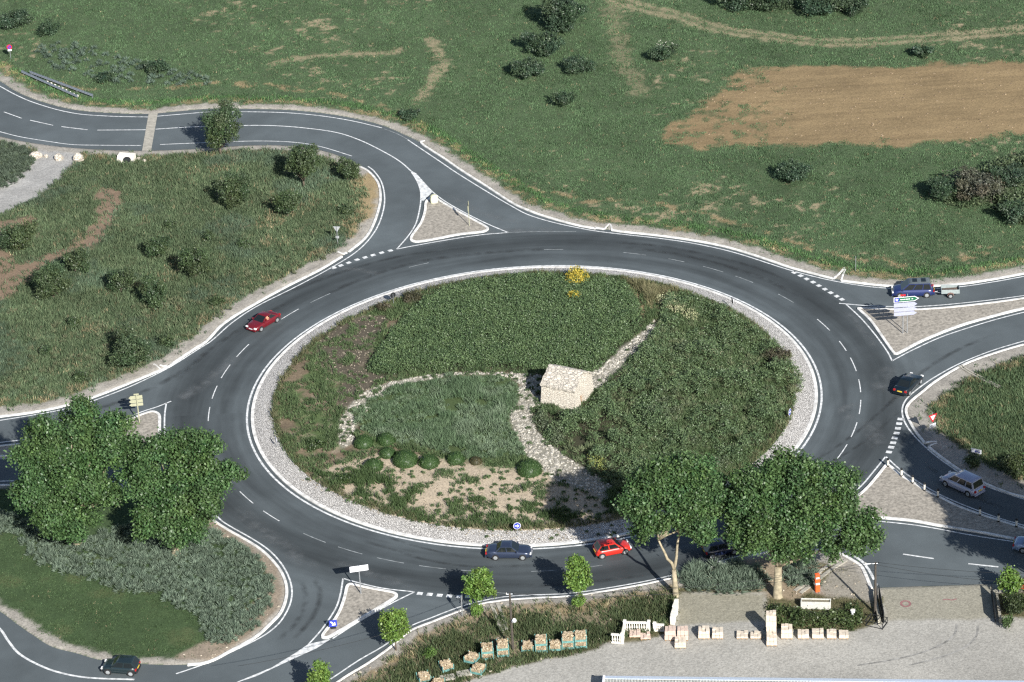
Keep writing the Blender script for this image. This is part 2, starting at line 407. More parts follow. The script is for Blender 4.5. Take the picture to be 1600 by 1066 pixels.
# edge lines
pline([(-60, 105), (0, 135), (20, 146), (45, 157.5), (75, 167.5), (100, 174), (130, 179), (180, 182), (232, 183)], .165)
pline([(243, 182), (290, 178), (330, 175), (400, 175), (450, 176.5), (500, 181), (550, 189), (597, 200)], .165)
pline([(600, 201.5), (620, 209), (637, 218)], .1, 1)
pline([(637, 218.5), (660, 234), (686, 251.5), (714, 270.5), (760, 299), (800, 322.5), (825, 335.5), (862, 347), (900, 355.5), (930, 361), (975, 366.5), (1025, 372), (1075, 379), (1125, 389), (1162, 399), (1200, 411.3), (1237, 423), (1275, 433), (1310, 440.5), (1350, 447), (1387, 450.5), (1440, 452), (1502, 448), (1550, 441), (1600, 432), (1700, 414)], .165)
pline([(1700, 505), (1600, 533), (1550, 548), (1500, 568), (1462, 588.5), (1437, 605.5), (1417, 623), (1410, 638), (1412, 655.5), (1422, 673), (1440, 693), (1463, 713), (1488, 731), (1500, 739), (1544, 761), (1565, 768.6), (1600, 780), (1700, 806)], .165)
pline([(1366, 906), (1356.5, 889), (1346, 876.5), (1330, 866)], .28)
pline([(1203, 857), (1141, 872.5), (1104, 884), (1052, 898.5), (1000, 910), (910, 925), (880, 928), (800, 931.5), (755, 938.5), (717, 949), (675, 965), (641, 979), (600, 1009), (562, 1031), (520, 1059), (480, 1085)], .165)
pline([(-60, 935), (0, 983), (12.5, 1001), (30, 1021.5), (62.5, 1040), (95, 1051.5), (137.5, 1059), (210, 1062)], .24)
pline([(275, 1053), (313, 1040), (350, 1024), (400, 1000), (422, 986.5), (440, 969), (454, 941.5), (455.5, 916.5), (445, 889), (425, 864), (400, 845.5), (350, 816.5), (332.5, 801), (300, 780), (245, 762), (180, 752.5), (100, 750.5), (0, 752), (-100, 757)], .165)
pline([(-100, 673), (0, 657), (50, 649), (107.5, 638), (144, 627), (200, 605.5), (250, 582), (275, 568), (312.5, 544), (330, 533), (362.5, 504.5), (400, 479.5), (462.5, 448), (520, 417), (560, 391), (585, 363), (597.5, 334.5), (601, 309.5), (596, 284.5), (584, 267), (575, 260)], .165)
pline([(-60, 190), (0, 206), (32, 214), (75, 221), (112, 226), (150, 227), (221, 227.5)], .14)
pline([(250, 226), (310, 223.5), (400, 220.5), (460, 222.5), (500, 229), (550, 244)], .14)
# centre lines
for a, b in (((-40, 160), (-14, 169)), ((6, 175), (34, 185)), ((47, 188), (83, 196)), ((96, 198), (137, 203))):
    pline([a, b], .16, n=2)
pline([(152, 203.5), (228, 203)], .16); pline([(243, 202), (290, 199), (330, 197.5), (400, 196), (437, 197), (475, 200), (525, 207), (562, 219), (600, 237.5), (625, 252.5), (643, 268)], .18)
pline([(1411, 866), (1459, 873)], .2, n=2); pline([(1513, 881), (1560, 886)], .2, n=2); pline([(1610, 891), (1660, 895)], .2, n=2)
# ring: solid line by the island kerb and worn lane dashes
th = np.linspace(0, 2*math.pi, 260, endpoint=False)
ribbon(mk, np.stack([30.3*np.cos(th), 30.3*np.sin(th)], 1), .22, Z1, 0, True)
for a, b, mi in [((389, 538), (370, 558), 0), ((360, 570), (346, 591), 0), ((340, 603), (332, 623), 0), ((329, 636), (326, 658), 0), ((375, 768), (395, 787), 0), ((410, 799), (437, 814), 0), ((475, 833), (510, 847), 1), ((529, 854), (566, 866), 1), ((590, 871), (632, 879), 1), ((655, 884), (697, 888), 1), ((720, 890.5), (760, 892.5), 1), ((1280, 498), (1299, 516), 0), ((1312, 533), (1324, 548), 0), ((1329, 559), (1337, 580), 0), ((1342, 593), (1344, 613), 0), ((1344, 625), (1341, 647), 0), ((1338, 660), (1329, 683), 0), ((1322, 694), (1309, 717), 0), ((440, 499), (467, 483), 0), ((485, 473), (515, 458), 1), ((850, 390), (880, 390), 1), ((975, 393), (1010, 398), 1), ((1045, 404), (1070, 409), 1), ((1100, 415), (1130, 425), 1), ((1150, 431), (1178, 441), 1), ((1215, 460), (1240, 473), 1), ((640, 419), (670, 411), 1), ((830, 892), (870, 889), 1), ((900, 886), (940, 880), 1)]:
    g = GA([a, b]); an = np.unwrap(np.arctan2(g[:, 1], g[:, 0])); t = np.linspace(an[0], an[1], 6)
    ribbon(mk, np.stack([34.38*np.cos(t), 34.38*np.sin(t)], 1), .11, Z1, mi)
# faint continuations of the splitter lines across the mouths
pline([(794, 363.5), (840, 362), (900, 362)], .1, 1); pline([(885, 934), (760, 925)], .08, 1)
# give-way blocks
def blocks(cs, along, across):
    g = GA(cs); d = np.gradient(g, axis=0)
    for p, q in zip(g, d):
        q = q/np.linalg.norm(q); ribbon(mk, np.array([p-q*along/2, p+q*along/2]), across, Z1)
blocks([(521.7, 418.6), (532.5, 415), (544.7, 410.7), (557.7, 406), (570.5, 402.4), (583, 398.8), (596.3, 395), (610, 391.7)], .55, .5)
blocks([(1241, 426), (1251, 431), (1260.5, 436), (1270.5, 441), (1279.5, 446.5), (1289, 452), (1298, 457.5), (1307.5, 463), (1315.5, 468)], .55, .5)
blocks([(1407, 655), (1405, 662), (1403, 669.5), (1401, 677), (1398, 684.5), (1395.5, 692), (1392.5, 699), (1389, 706.5)], .5, .6)
blocks([(656, 927.5), (671.5, 928.8), (687, 930.3), (702, 931.5), (717, 932.3), (731, 932.5)], .55, .5)
# splitter island outlines
def outline(pts, w=.165, n=5): pline(pts, w, 0, n)
outline([(643, 269), (652, 283.5), (657, 298), (657.5, 313), (655.5, 328), (650, 349), (640, 366), (620, 389.5)])
outline([(620, 389.5), (640, 385.4), (700, 374.8), (752.6, 367), (794, 363.5)]); outline([(649, 271), (662.5, 286), (676, 300), (696, 315), (719, 328.5), (741, 340), (764, 351), (794, 363.5)])
outline([(1311, 474), (1360, 478), (1435, 479), (1520, 472), (1600, 462), (1700, 447)]); outline([(1322, 475.5), (1345, 497), (1365, 520), (1380, 540), (1388, 552), (1394, 564)]); outline([(1394, 564), (1420, 550), (1465, 529), (1500, 516.5), (1550, 501), (1600, 488), (1700, 465)])
outline([(1384, 713.5), (1360, 743), (1347, 758), (1321, 781), (1285, 804)]); outline([(1384, 713.5), (1407.5, 734.5), (1445, 759.5), (1465, 771), (1493, 784), (1531, 799), (1565, 811), (1600, 821), (1700, 845)]); outline([(1285, 804), (1320, 810), (1372, 814.5), (1425, 820), (1460, 825.5), (1516, 836), (1578, 845.5), (1700, 862)])
outline([(536, 904), (560.4, 910.7), (598.5, 919.3), (647.8, 925)]); outline([(647.8, 925), (618, 939.6), (584, 958), (552.5, 976.5), (519.7, 998)]); outline([(536, 904), (532, 928), (526, 947.5), (514.5, 967), (500, 987), (482, 1007)])
outline([(267.5, 627), (245, 636), (226, 642), (207.5, 649), (187, 656.7), (120, 674), (60, 684), (0, 691.5), (-100, 703)]); outline([(260, 629.5), (257.5, 647), (257, 665.7), (257, 682), (253, 694), (240, 702), (200, 708), (120, 713.5), (0, 717), (-100, 719)])
def fillpoly(pts, mi=0, z=Z1+.001):
    g = GA(pts); mk.add([(*p, z) for p in g], [tuple(range(len(g)))], mi)
fillpoly([(642, 267), (648.5, 270), (662.5, 286), (652, 283.5)]); fillpoly([(652, 283.5), (662.5, 286), (675, 300.5), (657, 298)]); fillpoly([(657, 298), (675, 300.5), (662, 314), (657.5, 313)])
fillpoly([(482, 1006.5), (517, 998.5), (495, 1013), (462, 1020)]); fillpoly([(462, 1020), (495, 1013), (450, 1033.5), (425, 1043)]); fillpoly([(425, 1043), (450, 1033.5), (400, 1057), (360, 1070)])
# red sprayed marks on the drive
a = np.linspace(0, 2*math.pi, 22, endpoint=False); c0 = G(1415, 945)
tmp = np.stack([c0[0]+.42*np.cos(a), c0[1]+.48*np.sin(a)], 1); ribbon(mk, tmp, .22, .12, 2, True)
g = GA([(1473, 939), (1480, 938), (1487, 939.5), (1495, 937.5)]); ribbon(mk, g, .16, .12, 2)
tag(mk.build('road_markings', [M_PAINT, M_PAINTW, mat('red_spray', (.26, .13, .13), .8, var=.3)]), kind='structure')
# concrete strip across the road
g0 = GA([(222, 236), (236, 236), (247, 174), (233, 174)])
mb = MB(); mb.prism([tuple(p) for p in g0], -.05, .03); tag(mb.build('road_strip', M_CONC), kind='structure')

# kerbs ----------------------------------------------------------------------------
kb = MB()
def kline(pts, w=.30, n=5, h=.14): kerb(kb, GL(pts, n, z=.1), w, h)
iN = next(i for i, p in enumerate(N_EDGE) if p[0] == 659)
kline([(664, 220), (657.5, 221), (662, 226.5), (690, 244.5)]+N_EDGE[iN+2:iN+9]+[(930, 355.5), (944, 357.5)])
kline([(952, 350), (944, 357.5)], .2, 2); kline([(954, 350.5), (956, 358.5)], .2, 2)
kline([(956, 359), (975, 361.8), (1025, 367), (1075, 373.8), (1125, 383), (1162, 393), (1200, 405.5), (1237, 418), (1275, 428), (1302, 435)])
kline([(1302, 435), (1310, 429), (1320, 418)], .26, 3); kline([(1321, 420), (1317, 430), (1314.5, 437.5)], .22, 3)
kline([(1315, 438), (1350, 442.5), (1387, 446), (1440, 447), (1502, 443), (1550, 436), (1600, 427), (1740, 402)])
kline(E_EDGE[1:11]); kline([(1445, 692), (1453, 690.5), (1464, 690)], .26, 3); kline([(1464, 692.5), (1456, 695), (1451, 698)], .2, 3); kline(E_EDGE[11:])
kline(SE_KERB[:7]+[(1203, 861.5), (1170, 869)], .34); kline([(1136, 877), (1104, 888), (1052, 902.5), (1000, 914), (910, 929), (880, 932), (800, 936.5), (757, 942)], .22)
kline([(757, 942), (722, 953), (675, 971.5), (641, 985.5), (610, 1011), (575, 1036), (540, 1057), (500, 1085)], .24)
kline(SW_KERB)
kline(W_KERB[:9]); kline([(250, 576), (242, 569.5), (240, 569)], .2, 2); kline([(265, 570.5), (256, 572), (250, 570.5)], .24, 3); kline(W_KERB[8:15]+[(534, 400.5)]); kline([(542, 394.5), (535, 396), (527, 393)], .24, 3); kline(W_KERB[16:])
tag(kb.build('kerb', M_KERB), kind='structure')

M_SPLIT = mat('dry_gravel', (.30, .275, .235), .95, var=.35, scale=3.5, bump=.5)
def splitter(pts, n=4):
    L = dedupe(GL(pts, n, True, z=.1), .08)
    o = poly_mesh('traffic_island', L, .11, M_SPLIT); tag(o, kind='structure')
    b = MB(); kerb(b, L, .32, .15, -.05, True); tag(b.build('kerb', M_KERB), kind='structure')
splitter([(666.5, 314), (664, 330), (658.6, 346.6), (651, 358), (643, 369.5), (643, 375), (652, 377.3), (685, 372), (719, 365.5), (752.6, 361.8), (760.5, 359), (761, 355.4), (741, 344), (719, 332), (696, 319), (684, 311.5), (677, 307)])
splitter([(1341, 481.5), (1360, 482), (1435, 483.5), (1520, 476.5), (1600, 466), (1760, 440), (1760, 448), (1600, 481.5), (1550, 494), (1500, 508.5), (1443, 531), (1402, 552), (1398, 552), (1392, 545), (1378, 525), (1360, 500), (1343, 484)])
splitter([(1385, 726.5), (1389, 727), (1407, 742), (1425, 753), (1450, 768), (1464, 774.5), (1495, 790), (1531, 803.5), (1560, 813), (1600, 825), (1750, 861), (1750, 866), (1585, 841.5), (1539, 832.5), (1512, 828), (1475, 822), (1425, 813), (1372, 808), (1325, 805), (1300, 803), (1302, 798), (1322.5, 787), (1350, 767), (1370, 745)])
splitter([(544.7, 913.3), (548.6, 912.5), (573.6, 918), (597, 922.5), (614, 925.8), (619, 929), (617, 933.5), (592, 948.8), (565.7, 964.6), (539.4, 980.3), (511.8, 995.5), (504.5, 995.3), (505.5, 990), (523.6, 967), (533, 949), (539.4, 929), (542, 917)])
splitter([(187, 660), (207.5, 653), (226, 646), (238, 643), (246, 645.5), (249, 650), (249, 665.6), (248.5, 680), (244, 691), (236, 698), (200, 703.5), (120, 709), (0, 712.5), (-120, 714), (-120, 709), (0, 697), (60, 689.5), (120, 678.5)])

# central island: kerb, sloped cobbles, planted dome --------------------------------
b = MB(); kerb(b, np.stack([29.72*np.cos(th), 29.72*np.sin(th)], 1), .36, .15, -.05, True)
tag(b.build('kerb', M_KERB), kind='structure')
R_IN = 27.75
def hI(r):
    r = np.asarray(r, float)
    return np.where(r > R_IN, .13+(29.55-r)/(29.55-R_IN)*.3, .43+.5*sstep(27.8, 14, r))
rs = [29.56, 28.9, 28.3, R_IN-.25]; nT = 260
V = np.array([[r*math.cos(t)*(1+ (0.004*math.sin(9*t) if r < 27.9 else 0)), r*math.sin(t), float(hI(r))] for r in rs for t in th])
F = [(i*nT+j, i*nT+(j+1) % nT, (i+1)*nT+(j+1) % nT, (i+1)*nT+j) for i in range(3) for j in range(nT)]
tag(npmesh('cobble_ring', V, np.array(F), None, M_COB, None, 4, True), kind='structure')

def GI(pts, n=4, closed=True):   # plan of things on the raised island
    return GL(pts, n, closed, z=.75)
HEDGE_T = GI([(567, 580), (585, 548), (605, 520), (640, 480), (680, 452), (720, 439), (790, 429), (860, 426), (920, 431), (955, 436), (985, 445), (1005, 475), (1008, 500), (985, 535), (945, 577), (925, 590), (900, 582), (820, 583), (760, 578), (700, 584), (640, 586), (600, 590)])
HEDGE_R = GI([(1022, 505), (1030, 470), (1050, 456), (1095, 460), (1150, 490), (1200, 522), (1245, 560), (1258, 592), (1243, 640), (1205, 692), (1165, 725), (1100, 750), (1000, 765), (950, 760), (895, 725), (850, 692), (828, 662), (845, 642), (900, 645), (930, 620), (960, 592), (1000, 545)])
TALLG = GI([(960, 430), (1030, 440), (1095, 458), (1050, 462), (1028, 475), (1018, 505), (1005, 495), (1000, 465)])
MEADOW = GI([(552, 640), (600, 612), (680, 594), (800, 592), (815, 640), (797, 660), (815, 690), (826, 712), (760, 722), (700, 716), (650, 700), (600, 692), (560, 672)])
SAND = GI([(470, 745), (520, 728), (560, 716), (620, 712), (700, 722), (800, 735), (850, 735), (900, 752), (945, 775), (985, 795), (965, 828), (850, 838), (740, 833), (620, 806), (530, 778)])
PATH1 = GI([(1022, 500), (1024, 515), (1003, 545), (968, 580), (940, 606), (915, 620), (905, 600), (940, 575), (975, 545), (1008, 515)])
PATH2 = GI([(795, 655), (803, 640), (828, 640), (832, 662), (852, 692), (895, 722), (945, 752), (975, 775), (960, 785), (925, 768), (880, 757), (845, 735), (822, 712), (812, 690)])
PATH3 = GI([(850, 592), (845, 635), (800, 645), (808, 615), (812, 602), (790, 591), (740, 588), (680, 594), (625, 606), (598, 622), (572, 644), (556, 668), (550, 690), (535, 697), (528, 674), (540, 642), (568, 616), (610, 599), (680, 588), (740, 583.5), (800, 585)])
BROWN = GI([(500, 520), (560, 492), (600, 490), (590, 530), (568, 575), (600, 592), (575, 612), (540, 640), (520, 625), (535, 590), (500, 570)])

SOIL = np.array((.16, .125, .085)); SANDC = np.array((.40, .335, .25)); TURF = np.array((.052, .075, .030)); STRAW = np.array((.27, .21, .12))
GRAVEL = np.array((.31, .29, .255)); YARD = np.array((.345, .335, .305)); TAN = np.array((.225, .165, .09)); REDS = np.array((.205, .15, .105)); DRYT = np.array((.30, .25, .16))
def mixc(C, m, col): return C*(1-m[:, None])+np.asarray(col)[None]*m[:, None]
def soft(X, Y, poly, w=.6, seed=0, amp=1.0, sc=1.6):
    """0..1 membership of a patch, its edge broken up by noise"""
    ins = inpoly(X, Y, poly); d = dist_poly(X, Y, np.asarray(poly)); d = np.where(ins, d, -d)
    return sstep(-w, w, d+(fbm(X, Y, sc, seed)-.5)*2.6*amp)
xs = np.arange(-28.2, 28.21, .24); X, Y = np.meshgrid(xs, xs); rr = np.hypot(X, Y)
Zi = hI(np.minimum(rr, 27.7)) + (fbm(X, Y, 2.5, 5)-.5)*.18*sstep(27.6, 26.4, rr) - np.where(rr > 27.55, (rr-27.55)*1.6, 0)
x_, y_ = X.ravel(), Y.ravel()
C = np.tile(SOIL*1.05, (len(x_), 1))*(.75+.5*fbm(x_, y_, 1.2, 2)[:, None])
C = mixc(C, sstep(.42, .6, fbm(x_, y_, 2.2, 8)), TURF*1.6); C = mixc(C, sstep(.6, .72, fbm(x_, y_, .8, 28))*.6, SANDC*.85)
C = mixc(C, soft(x_, y_, MEADOW, .5, 1, .6), TURF*1.2); C = mixc(C, soft(x_, y_, HEDGE_T, .3, 2, .2), (.03, .035, .018)); C = mixc(C, soft(x_, y_, HEDGE_R, .3, 3, .2), (.05, .05, .03))  # near-black under both hedges: shade in the leaf gaps put into the ground colour
C = mixc(C, soft(x_, y_, BROWN, .5, 3, .6), (.10, .086, .064))
C = mixc(C, soft(x_, y_, SAND, .6, 4, .8), SANDC); C = mixc(C, soft(x_, y_, TALLG, .5, 5), STRAW)
for p in (PATH1, PATH2, PATH3): C = mixc(C, soft(x_, y_, p, .3, 6, .3), (.26, .245, .20))
V = np.stack([x_, y_, Zi.ravel()], 1); n_ = len(xs)
ii, jj = np.meshgrid(np.arange(n_-1), np.arange(n_-1)); q = (jj*n_+ii).ravel()
F = np.stack([q, q+1, q+n_+1, q+n_], 1); keep = rr.ravel()[q] < 28.0; F = F[keep]
tag(npmesh('island_ground', V, F, C, M_GROUND, None, 4, True), kind='structure')

# ---------------------------------------------------------------- surrounding ground
def spread(lo, hi, step, far):
    core = np.arange(lo, hi+step/2, step); g = [1.0]
    while sum(g) < far: g.append(g[-1]*1.6)
    ex = np.cumsum(g); return np.concatenate([core[0]-ex[::-1], core, core[-1]+ex])
gx = spread(-84, 84, .28, 2500); gy = spread(-64, 132, .28, 2500)
X, Y = np.meshgrid(gx, gy); nx, ny = len(gx), len(gy); x_, y_ = X.ravel(), Y.ravel()
core = (np.abs(x_) < 90) & (y_ > -75) & (y_ < 140)
ins = inpoly(x_, y_, ROAD); dr = np.full(x_.shape, 50.0); dr[core] = dist_poly(x_[core], y_[core], ROAD); SD = np.where(ins, -dr, dr)
def signed_road(x, y):
    d = dist_poly(x, y, ROAD); return np.where(inpoly(x, y, ROAD), -d, d)
LEVEL = .11
Zg = np.where(SD < -.3, -.35, np.where(SD < 0, -.03, 0))+0*x_
Zg = np.where(SD >= 0, -.03+(LEVEL+.03)*sstep(0, .35, SD), Zg)
YARD_P = GA([(1060, 926), (1197, 928), (1197, 985), (1330, 988), (1352, 984), (1380, 972), (1379, 919), (1460, 916.5), (1555, 913), (1562, 965), (1600, 968), (1760, 975), (1760, 1200), (540, 1200), (700, 1075), (740, 1064), (800, 1046), (850, 1033), (930, 1018), (945, 1007), (1000, 1003), (1050, 990)])
DRIVE_P = GA([(1379, 919), (1555, 913), (1558, 968), (1383, 972)]); DRIVE2_P = GA([(1060, 928), (1195, 930), (1197, 972), (1058, 978)])
TAN_P = GA([(1028, 215), (1045, 200), (1075, 187), (1092, 165), (1102, 152), (1145, 140), (1132, 120), (1165, 108), (1250, 107), (1400, 104), (1600, 95), (1760, 88), (1760, 200), (1600, 210), (1500, 222), (1400, 228), (1300, 228), (1200, 231), (1100, 234), (1045, 224)])
TRACK = GL([(900, -40), (945, -8), (1000, 12), (1060, 26), (1120, 46), (1200, 58), (1300, 68), (1400, 64), (1500, 57), (1600, 48), (1760, 36)], 6)
FOOT = GL([(955, 5), (965, 50), (972, 100), (990, 125), (1000, 145)], 5)
SCAR1 = GL([(425, 103), (470, 92), (540, 86), (620, 82)], 5); SCAR2 = GL([(655, 158), (668, 138), (684, 118), (695, 100)], 5); SCAR3 = GL([(668, 62), (682, 75), (690, 88)], 5)
RED1 = GA([(150, 300), (170, 294), (188, 298), (188, 325), (172, 350), (165, 378), (130, 392), (110, 402), (70, 422), (30, 455), (0, 475), (-60, 500), (-60, 440), (0, 425), (60, 408), (110, 384), (140, 362), (150, 330)])
RED2 = GA([(20, 345), (50, 338), (62, 358), (30, 372), (-30, 380), (-30, 350)]); RED3 = GA([(0, 390), (25, 400), (30, 430), (0, 450), (-60, 450), (-60, 385)])
WPATH = GL([(-60, 360), (0, 337), (50, 312), (92, 282), (113, 258), (128, 240), (120, 228), (55, 224), (58, 240), (45, 262), (10, 285), (-60, 305)], 4, True)
SWG = [dedupe(GL(SW_EDGE[2:], 4)), GL(SW_KERB[:-1], 4)]
SOUTHG = GA([(1052, 905), (1000, 917), (910, 931), (800, 940), (757, 946), (722, 957), (675, 977), (645, 990), (612, 1014), (545, 1060), (480, 1120), (560, 1160), (680, 1090), (740, 1066), (800, 1047), (850, 1034), (930, 1018), (945, 1006), (1040, 985), (1060, 930)])
rng2 = np.random.default_rng(5)
def north_of(x, y):   # fields beyond the north verge
    return y-np.interp(x, nl[:, 0], nl[:, 1])
nl = GL(N_EDGE, 5); nl = nl[np.argsort(nl[:, 0])]
def region(x, y, sd):
    """labels: 0 other, 1 north field, 2 west meadow, 3 south-west lawn, 4 south scrub, 5 east grass, 6 yard side"""
    lab = np.zeros(x.shape, int)
    out = sd > 0
    lab[out & (north_of(x, y) > 0)] = 1
    W1 = np.vstack([GL(W_KERB, 4), GL(NW_EDGE, 4), [(-140, 60), (-140, 0)]]); lab[out & inpoly(x, y, W1) & (lab == 0)] = 2
    SW1 = np.vstack([GL(SW_EDGE[1:], 4), GL(SW_KERB, 4)]); lab[out & inpoly(x, y, SW1) & (lab == 0)] = 3
    E1 = np.vstack([GL(E_EDGE, 4), [(140, -10), (140, 30)]]); lab[out & inpoly(x, y, E1) & (lab == 0)] = 5
    lab[out & inpoly(x, y, SOUTHG)] = 4
    lab[out & (lab == 0) & (y < -20)] = 6
    return lab
LAB = region(x_, y_, SD)
def dist_line(x, y, L, cut=8.):
    r = np.full(x.shape, 99.); m = (x > L[:, 0].min()-cut) & (x < L[:, 0].max()+cut) & (y > L[:, 1].min()-cut) & (y < L[:, 1].max()+cut)
    r[m] = dist_poly(x[m], y[m], L, False); return r
GREEN_N = np.array((.068, .10, .050))
def ground_masks(x, y, sd, lab):
    n1 = fbm(x, y, 3.0, 11); n2 = fbm(x, y, 1.0, 21); n0 = fbm(x, y, 14., 31)
    m = {}
    wv = np.where(lab == 1, 1.3, np.where(lab == 2, 1.6, np.where(lab == 5, 2.4, np.where(lab == 3, 1.0, np.where(lab == 4, 1.2, 2.0)))))
    m['verge'] = sstep(.35, -.35, sd-wv*(.8+.5*n1)+(n2-.5)*1.2)*(sd > 0)
    m['straw'] = sstep(1.1, .1, np.abs(sd-np.where(lab == 4, 2.2, wv+.9)-(n1-.5)*2))*sstep(.42, .6, n2)*np.isin(lab, (1, 2, 4, 5))*.8
    m['dry'] = (lab == 1)*sstep(.9, .2, np.abs(north_of(x, y)-6.6-(n1-.5)*3.5-1.2*np.sin(x*.11)))*sstep(.4, .58, n2)*.9
    m['bald'] = (lab == 1)*sstep(.62, .72, .55*n2+.45*n0)*.9
    m['tan'] = np.clip(soft(x, y, TAN_P, .8, 7, 1.6, 2.5)-sstep(.52, .62, fbm(x, y, 1.3, 77))*sstep(30, 20, x-.1*y)*.5, 0, 1)
    d = dist_line(x, y, TRACK); m['track'] = sstep(.5, -.5, np.abs(d-.9)-.5+(n2-.5)*2.4)*.62+.25*sstep(1.8, .6, d)*sstep(.4, .6, n2)
    d = dist_line(x, y, FOOT); m['foot'] = sstep(.8, -.4, d-1.0+(n2-.5)*3.5)*.42
    for L_, w_ in ((SCAR1, .5), (SCAR2, .55), (SCAR3, .6)):
        d = dist_line(x, y, L_); m['foot'] = np.maximum(m['foot'], sstep(.6, -.3, d-w_+(n2-.5)*3.2)*.75)
    m['red'] = np.maximum(soft(x, y, RED1, .5, 9, .8), np.maximum(soft(x, y, RED2, .5, 10, .8), soft(x, y, RED3, .5, 12, .8)))
    m['path'] = soft(x, y, WPATH, .3, 13, .35); m['yard'] = soft(x, y, YARD_P, .25, 14, .25)
    return m, n1, n2, n0
big = core
gm, n1, n2, n0 = ground_masks(x_, y_, SD, LAB)
C = np.tile(GREEN_N, (len(x_), 1))
C[LAB == 2] = (.072, .095, .05); C[LAB == 3] = (.052, .084, .036); C[LAB == 4] = (.09, .09, .048); C[LAB == 5] = (.06, .08, .034); C[LAB == 6] = (.12, .11, .06)
C = C*(.7+.6*n1)[:, None]
C = mixc(C, (LAB == 2)*sstep(.6, .72, n2)*.6, DRYT*.8); C = mixc(C, (LAB == 3)*sstep(.55, .75, n1)*.25, (.12, .10, .05)); C = mixc(C, (LAB == 4)*np.maximum(sstep(.5, .62, n1)*.8, sstep(4.2, 1.5, SD+(n2-.5)*3)), (.25, .205, .14))
C = mixc(C, gm['bald'], DRYT); C = mixc(C, gm['dry'], STRAW*.95); C = mixc(C, gm['straw'], STRAW)
C = mixc(C, gm['track'], DRYT*1.1); C = mixc(C, gm['foot'], DRYT)
tn = TAN[None]*((.6+.5*fbm(x_*.12, y_, .9, 41)+.35*fbm(x_, y_, 6., 42))*(1+.03*np.sin(y_*5.2+.9*fbm(x_, y_, 9., 44)*6)))[:, None]; tm = gm['tan'][:, None]; C = C*(1-tm)+tn*tm
C = mixc(C, gm['red'], REDS)
pn = np.array((.33, .325, .31))[None]*(.75+.5*fbm(x_, y_, 2., 43))[:, None]; pm = gm['path'][:, None]; C = C*(1-pm)+pn*pm
vn = GRAVEL[None]*(.7+.6*fbm(x_, y_, .9, 45))[:, None]; vm = gm['verge'][:, None]; C = C*(1-vm)+vn*vm
C = mixc(C, soft(x_, y_, GA([(585, 268), (592, 300), (580, 340), (548, 372), (530, 350), (556, 325), (560, 280)]), .5, 3, .8), STRAW*1.1)
yn = YARD[None]*(.82+.36*fbm(x_, y_, 5., 47))[:, None]; ym = gm['yard'][:, None]; C = C*(1-ym)+yn*ym
C = mixc(C, soft(x_, y_, DRIVE_P, .25, 15, .2)*.8, (.265, .25, .195)); C = mixc(C, soft(x_, y_, DRIVE2_P, .3, 16, .2)*.8, (.25, .235, .175))
GRV_P = GA([(1270, 925), (1305, 888), (1335, 880), (1358, 921), (1372, 950), (1330, 935), (1300, 938)]); C = mixc(C, soft(x_, y_, GRV_P, .4, 17, .4), (.27, .25, .21))
EARTH_P = GA([(1060, 905), (1200, 925), (1200, 935), (1250, 938), (1275, 920), (1290, 890), (1240, 868), (1150, 880)]); C = mixc(C, soft(x_, y_, EARTH_P, .4, 18, .5), (.27, .215, .15))
SWB = GA([(320, 806), (350, 826), (400, 855), (430, 880), (446, 920), (436, 955), (400, 990), (330, 1033), (275, 1030), (330, 1000), (390, 955), (420, 900), (380, 855), (330, 830)]); C = mixc(C, soft(x_, y_, SWB, .4, 19, .5), (.26, .215, .165))
Zg = Zg+np.where(core & (SD > .8), (fbm(x_, y_, 2.2, 51)-.5)*.12*(1-gm['yard']), 0)
V = np.stack([x_, y_, Zg], 1); ii, jj = np.meshgrid(np.arange(nx-1), np.arange(ny-1)); q = (jj*nx+ii).ravel()
tag(npmesh('ground', V, np.stack([q, q+1, q+nx+1, q+nx], 1), C, M_GROUND, None, 4, True), kind='structure')
# tyre scrub arcs in the yard, thin rubber films
tm_ = MB()
M_TYRE = mat('rubber_scuff', (.25, .245, .23), .9, var=.5, scale=2)
for pts in ([(1495, 975), (1492, 990), (1475, 1005), (1440, 1020), (1400, 1030), (1340, 1040)], [(1528, 978), (1525, 995), (1505, 1013), (1470, 1027), (1420, 1040)]):
    ribbon(tm_, GL(pts, 6, z=LEVEL), .2, LEVEL+.008)
tag(tm_.build('tyre_marks', M_TYRE), kind='structure')
def soft_film(name, v, a):
    m, t, b = nmat(name); N = t.nodes; L = t.links; b.inputs['Base Color'].default_value = (v, v*1.08, v*1.12, 1); b.inputs['Roughness'].default_value = .8
    tc = N.new('ShaderNodeTexCoord'); nz = N.new('ShaderNodeTexNoise'); nz.inputs['Scale'].default_value = .8; nz.inputs['Detail'].default_value = 6; L.new(tc.outputs['Object'], nz.inputs['Vector'])
    mr = N.new('ShaderNodeMapRange'); mr.inputs['From Min'].default_value = .35; mr.inputs['From Max'].default_value = .7; mr.inputs['To Max'].default_value = a; L.new(nz.outputs['Fac'], mr.inputs['Value'])
    vc = N.new('ShaderNodeVertexColor'); vc.layer_name = 'Col'; ml = N.new('ShaderNodeMath'); ml.operation = 'MULTIPLY'; L.new(mr.outputs[0], ml.inputs[0]); L.new(vc.outputs['Color'], ml.inputs[1]); L.new(ml.outputs[0], b.inputs['Alpha'])
    return m
M_RUB = soft_film('road_rubber', .03, .5); M_DUST = soft_film('road_dust', .2, .42)
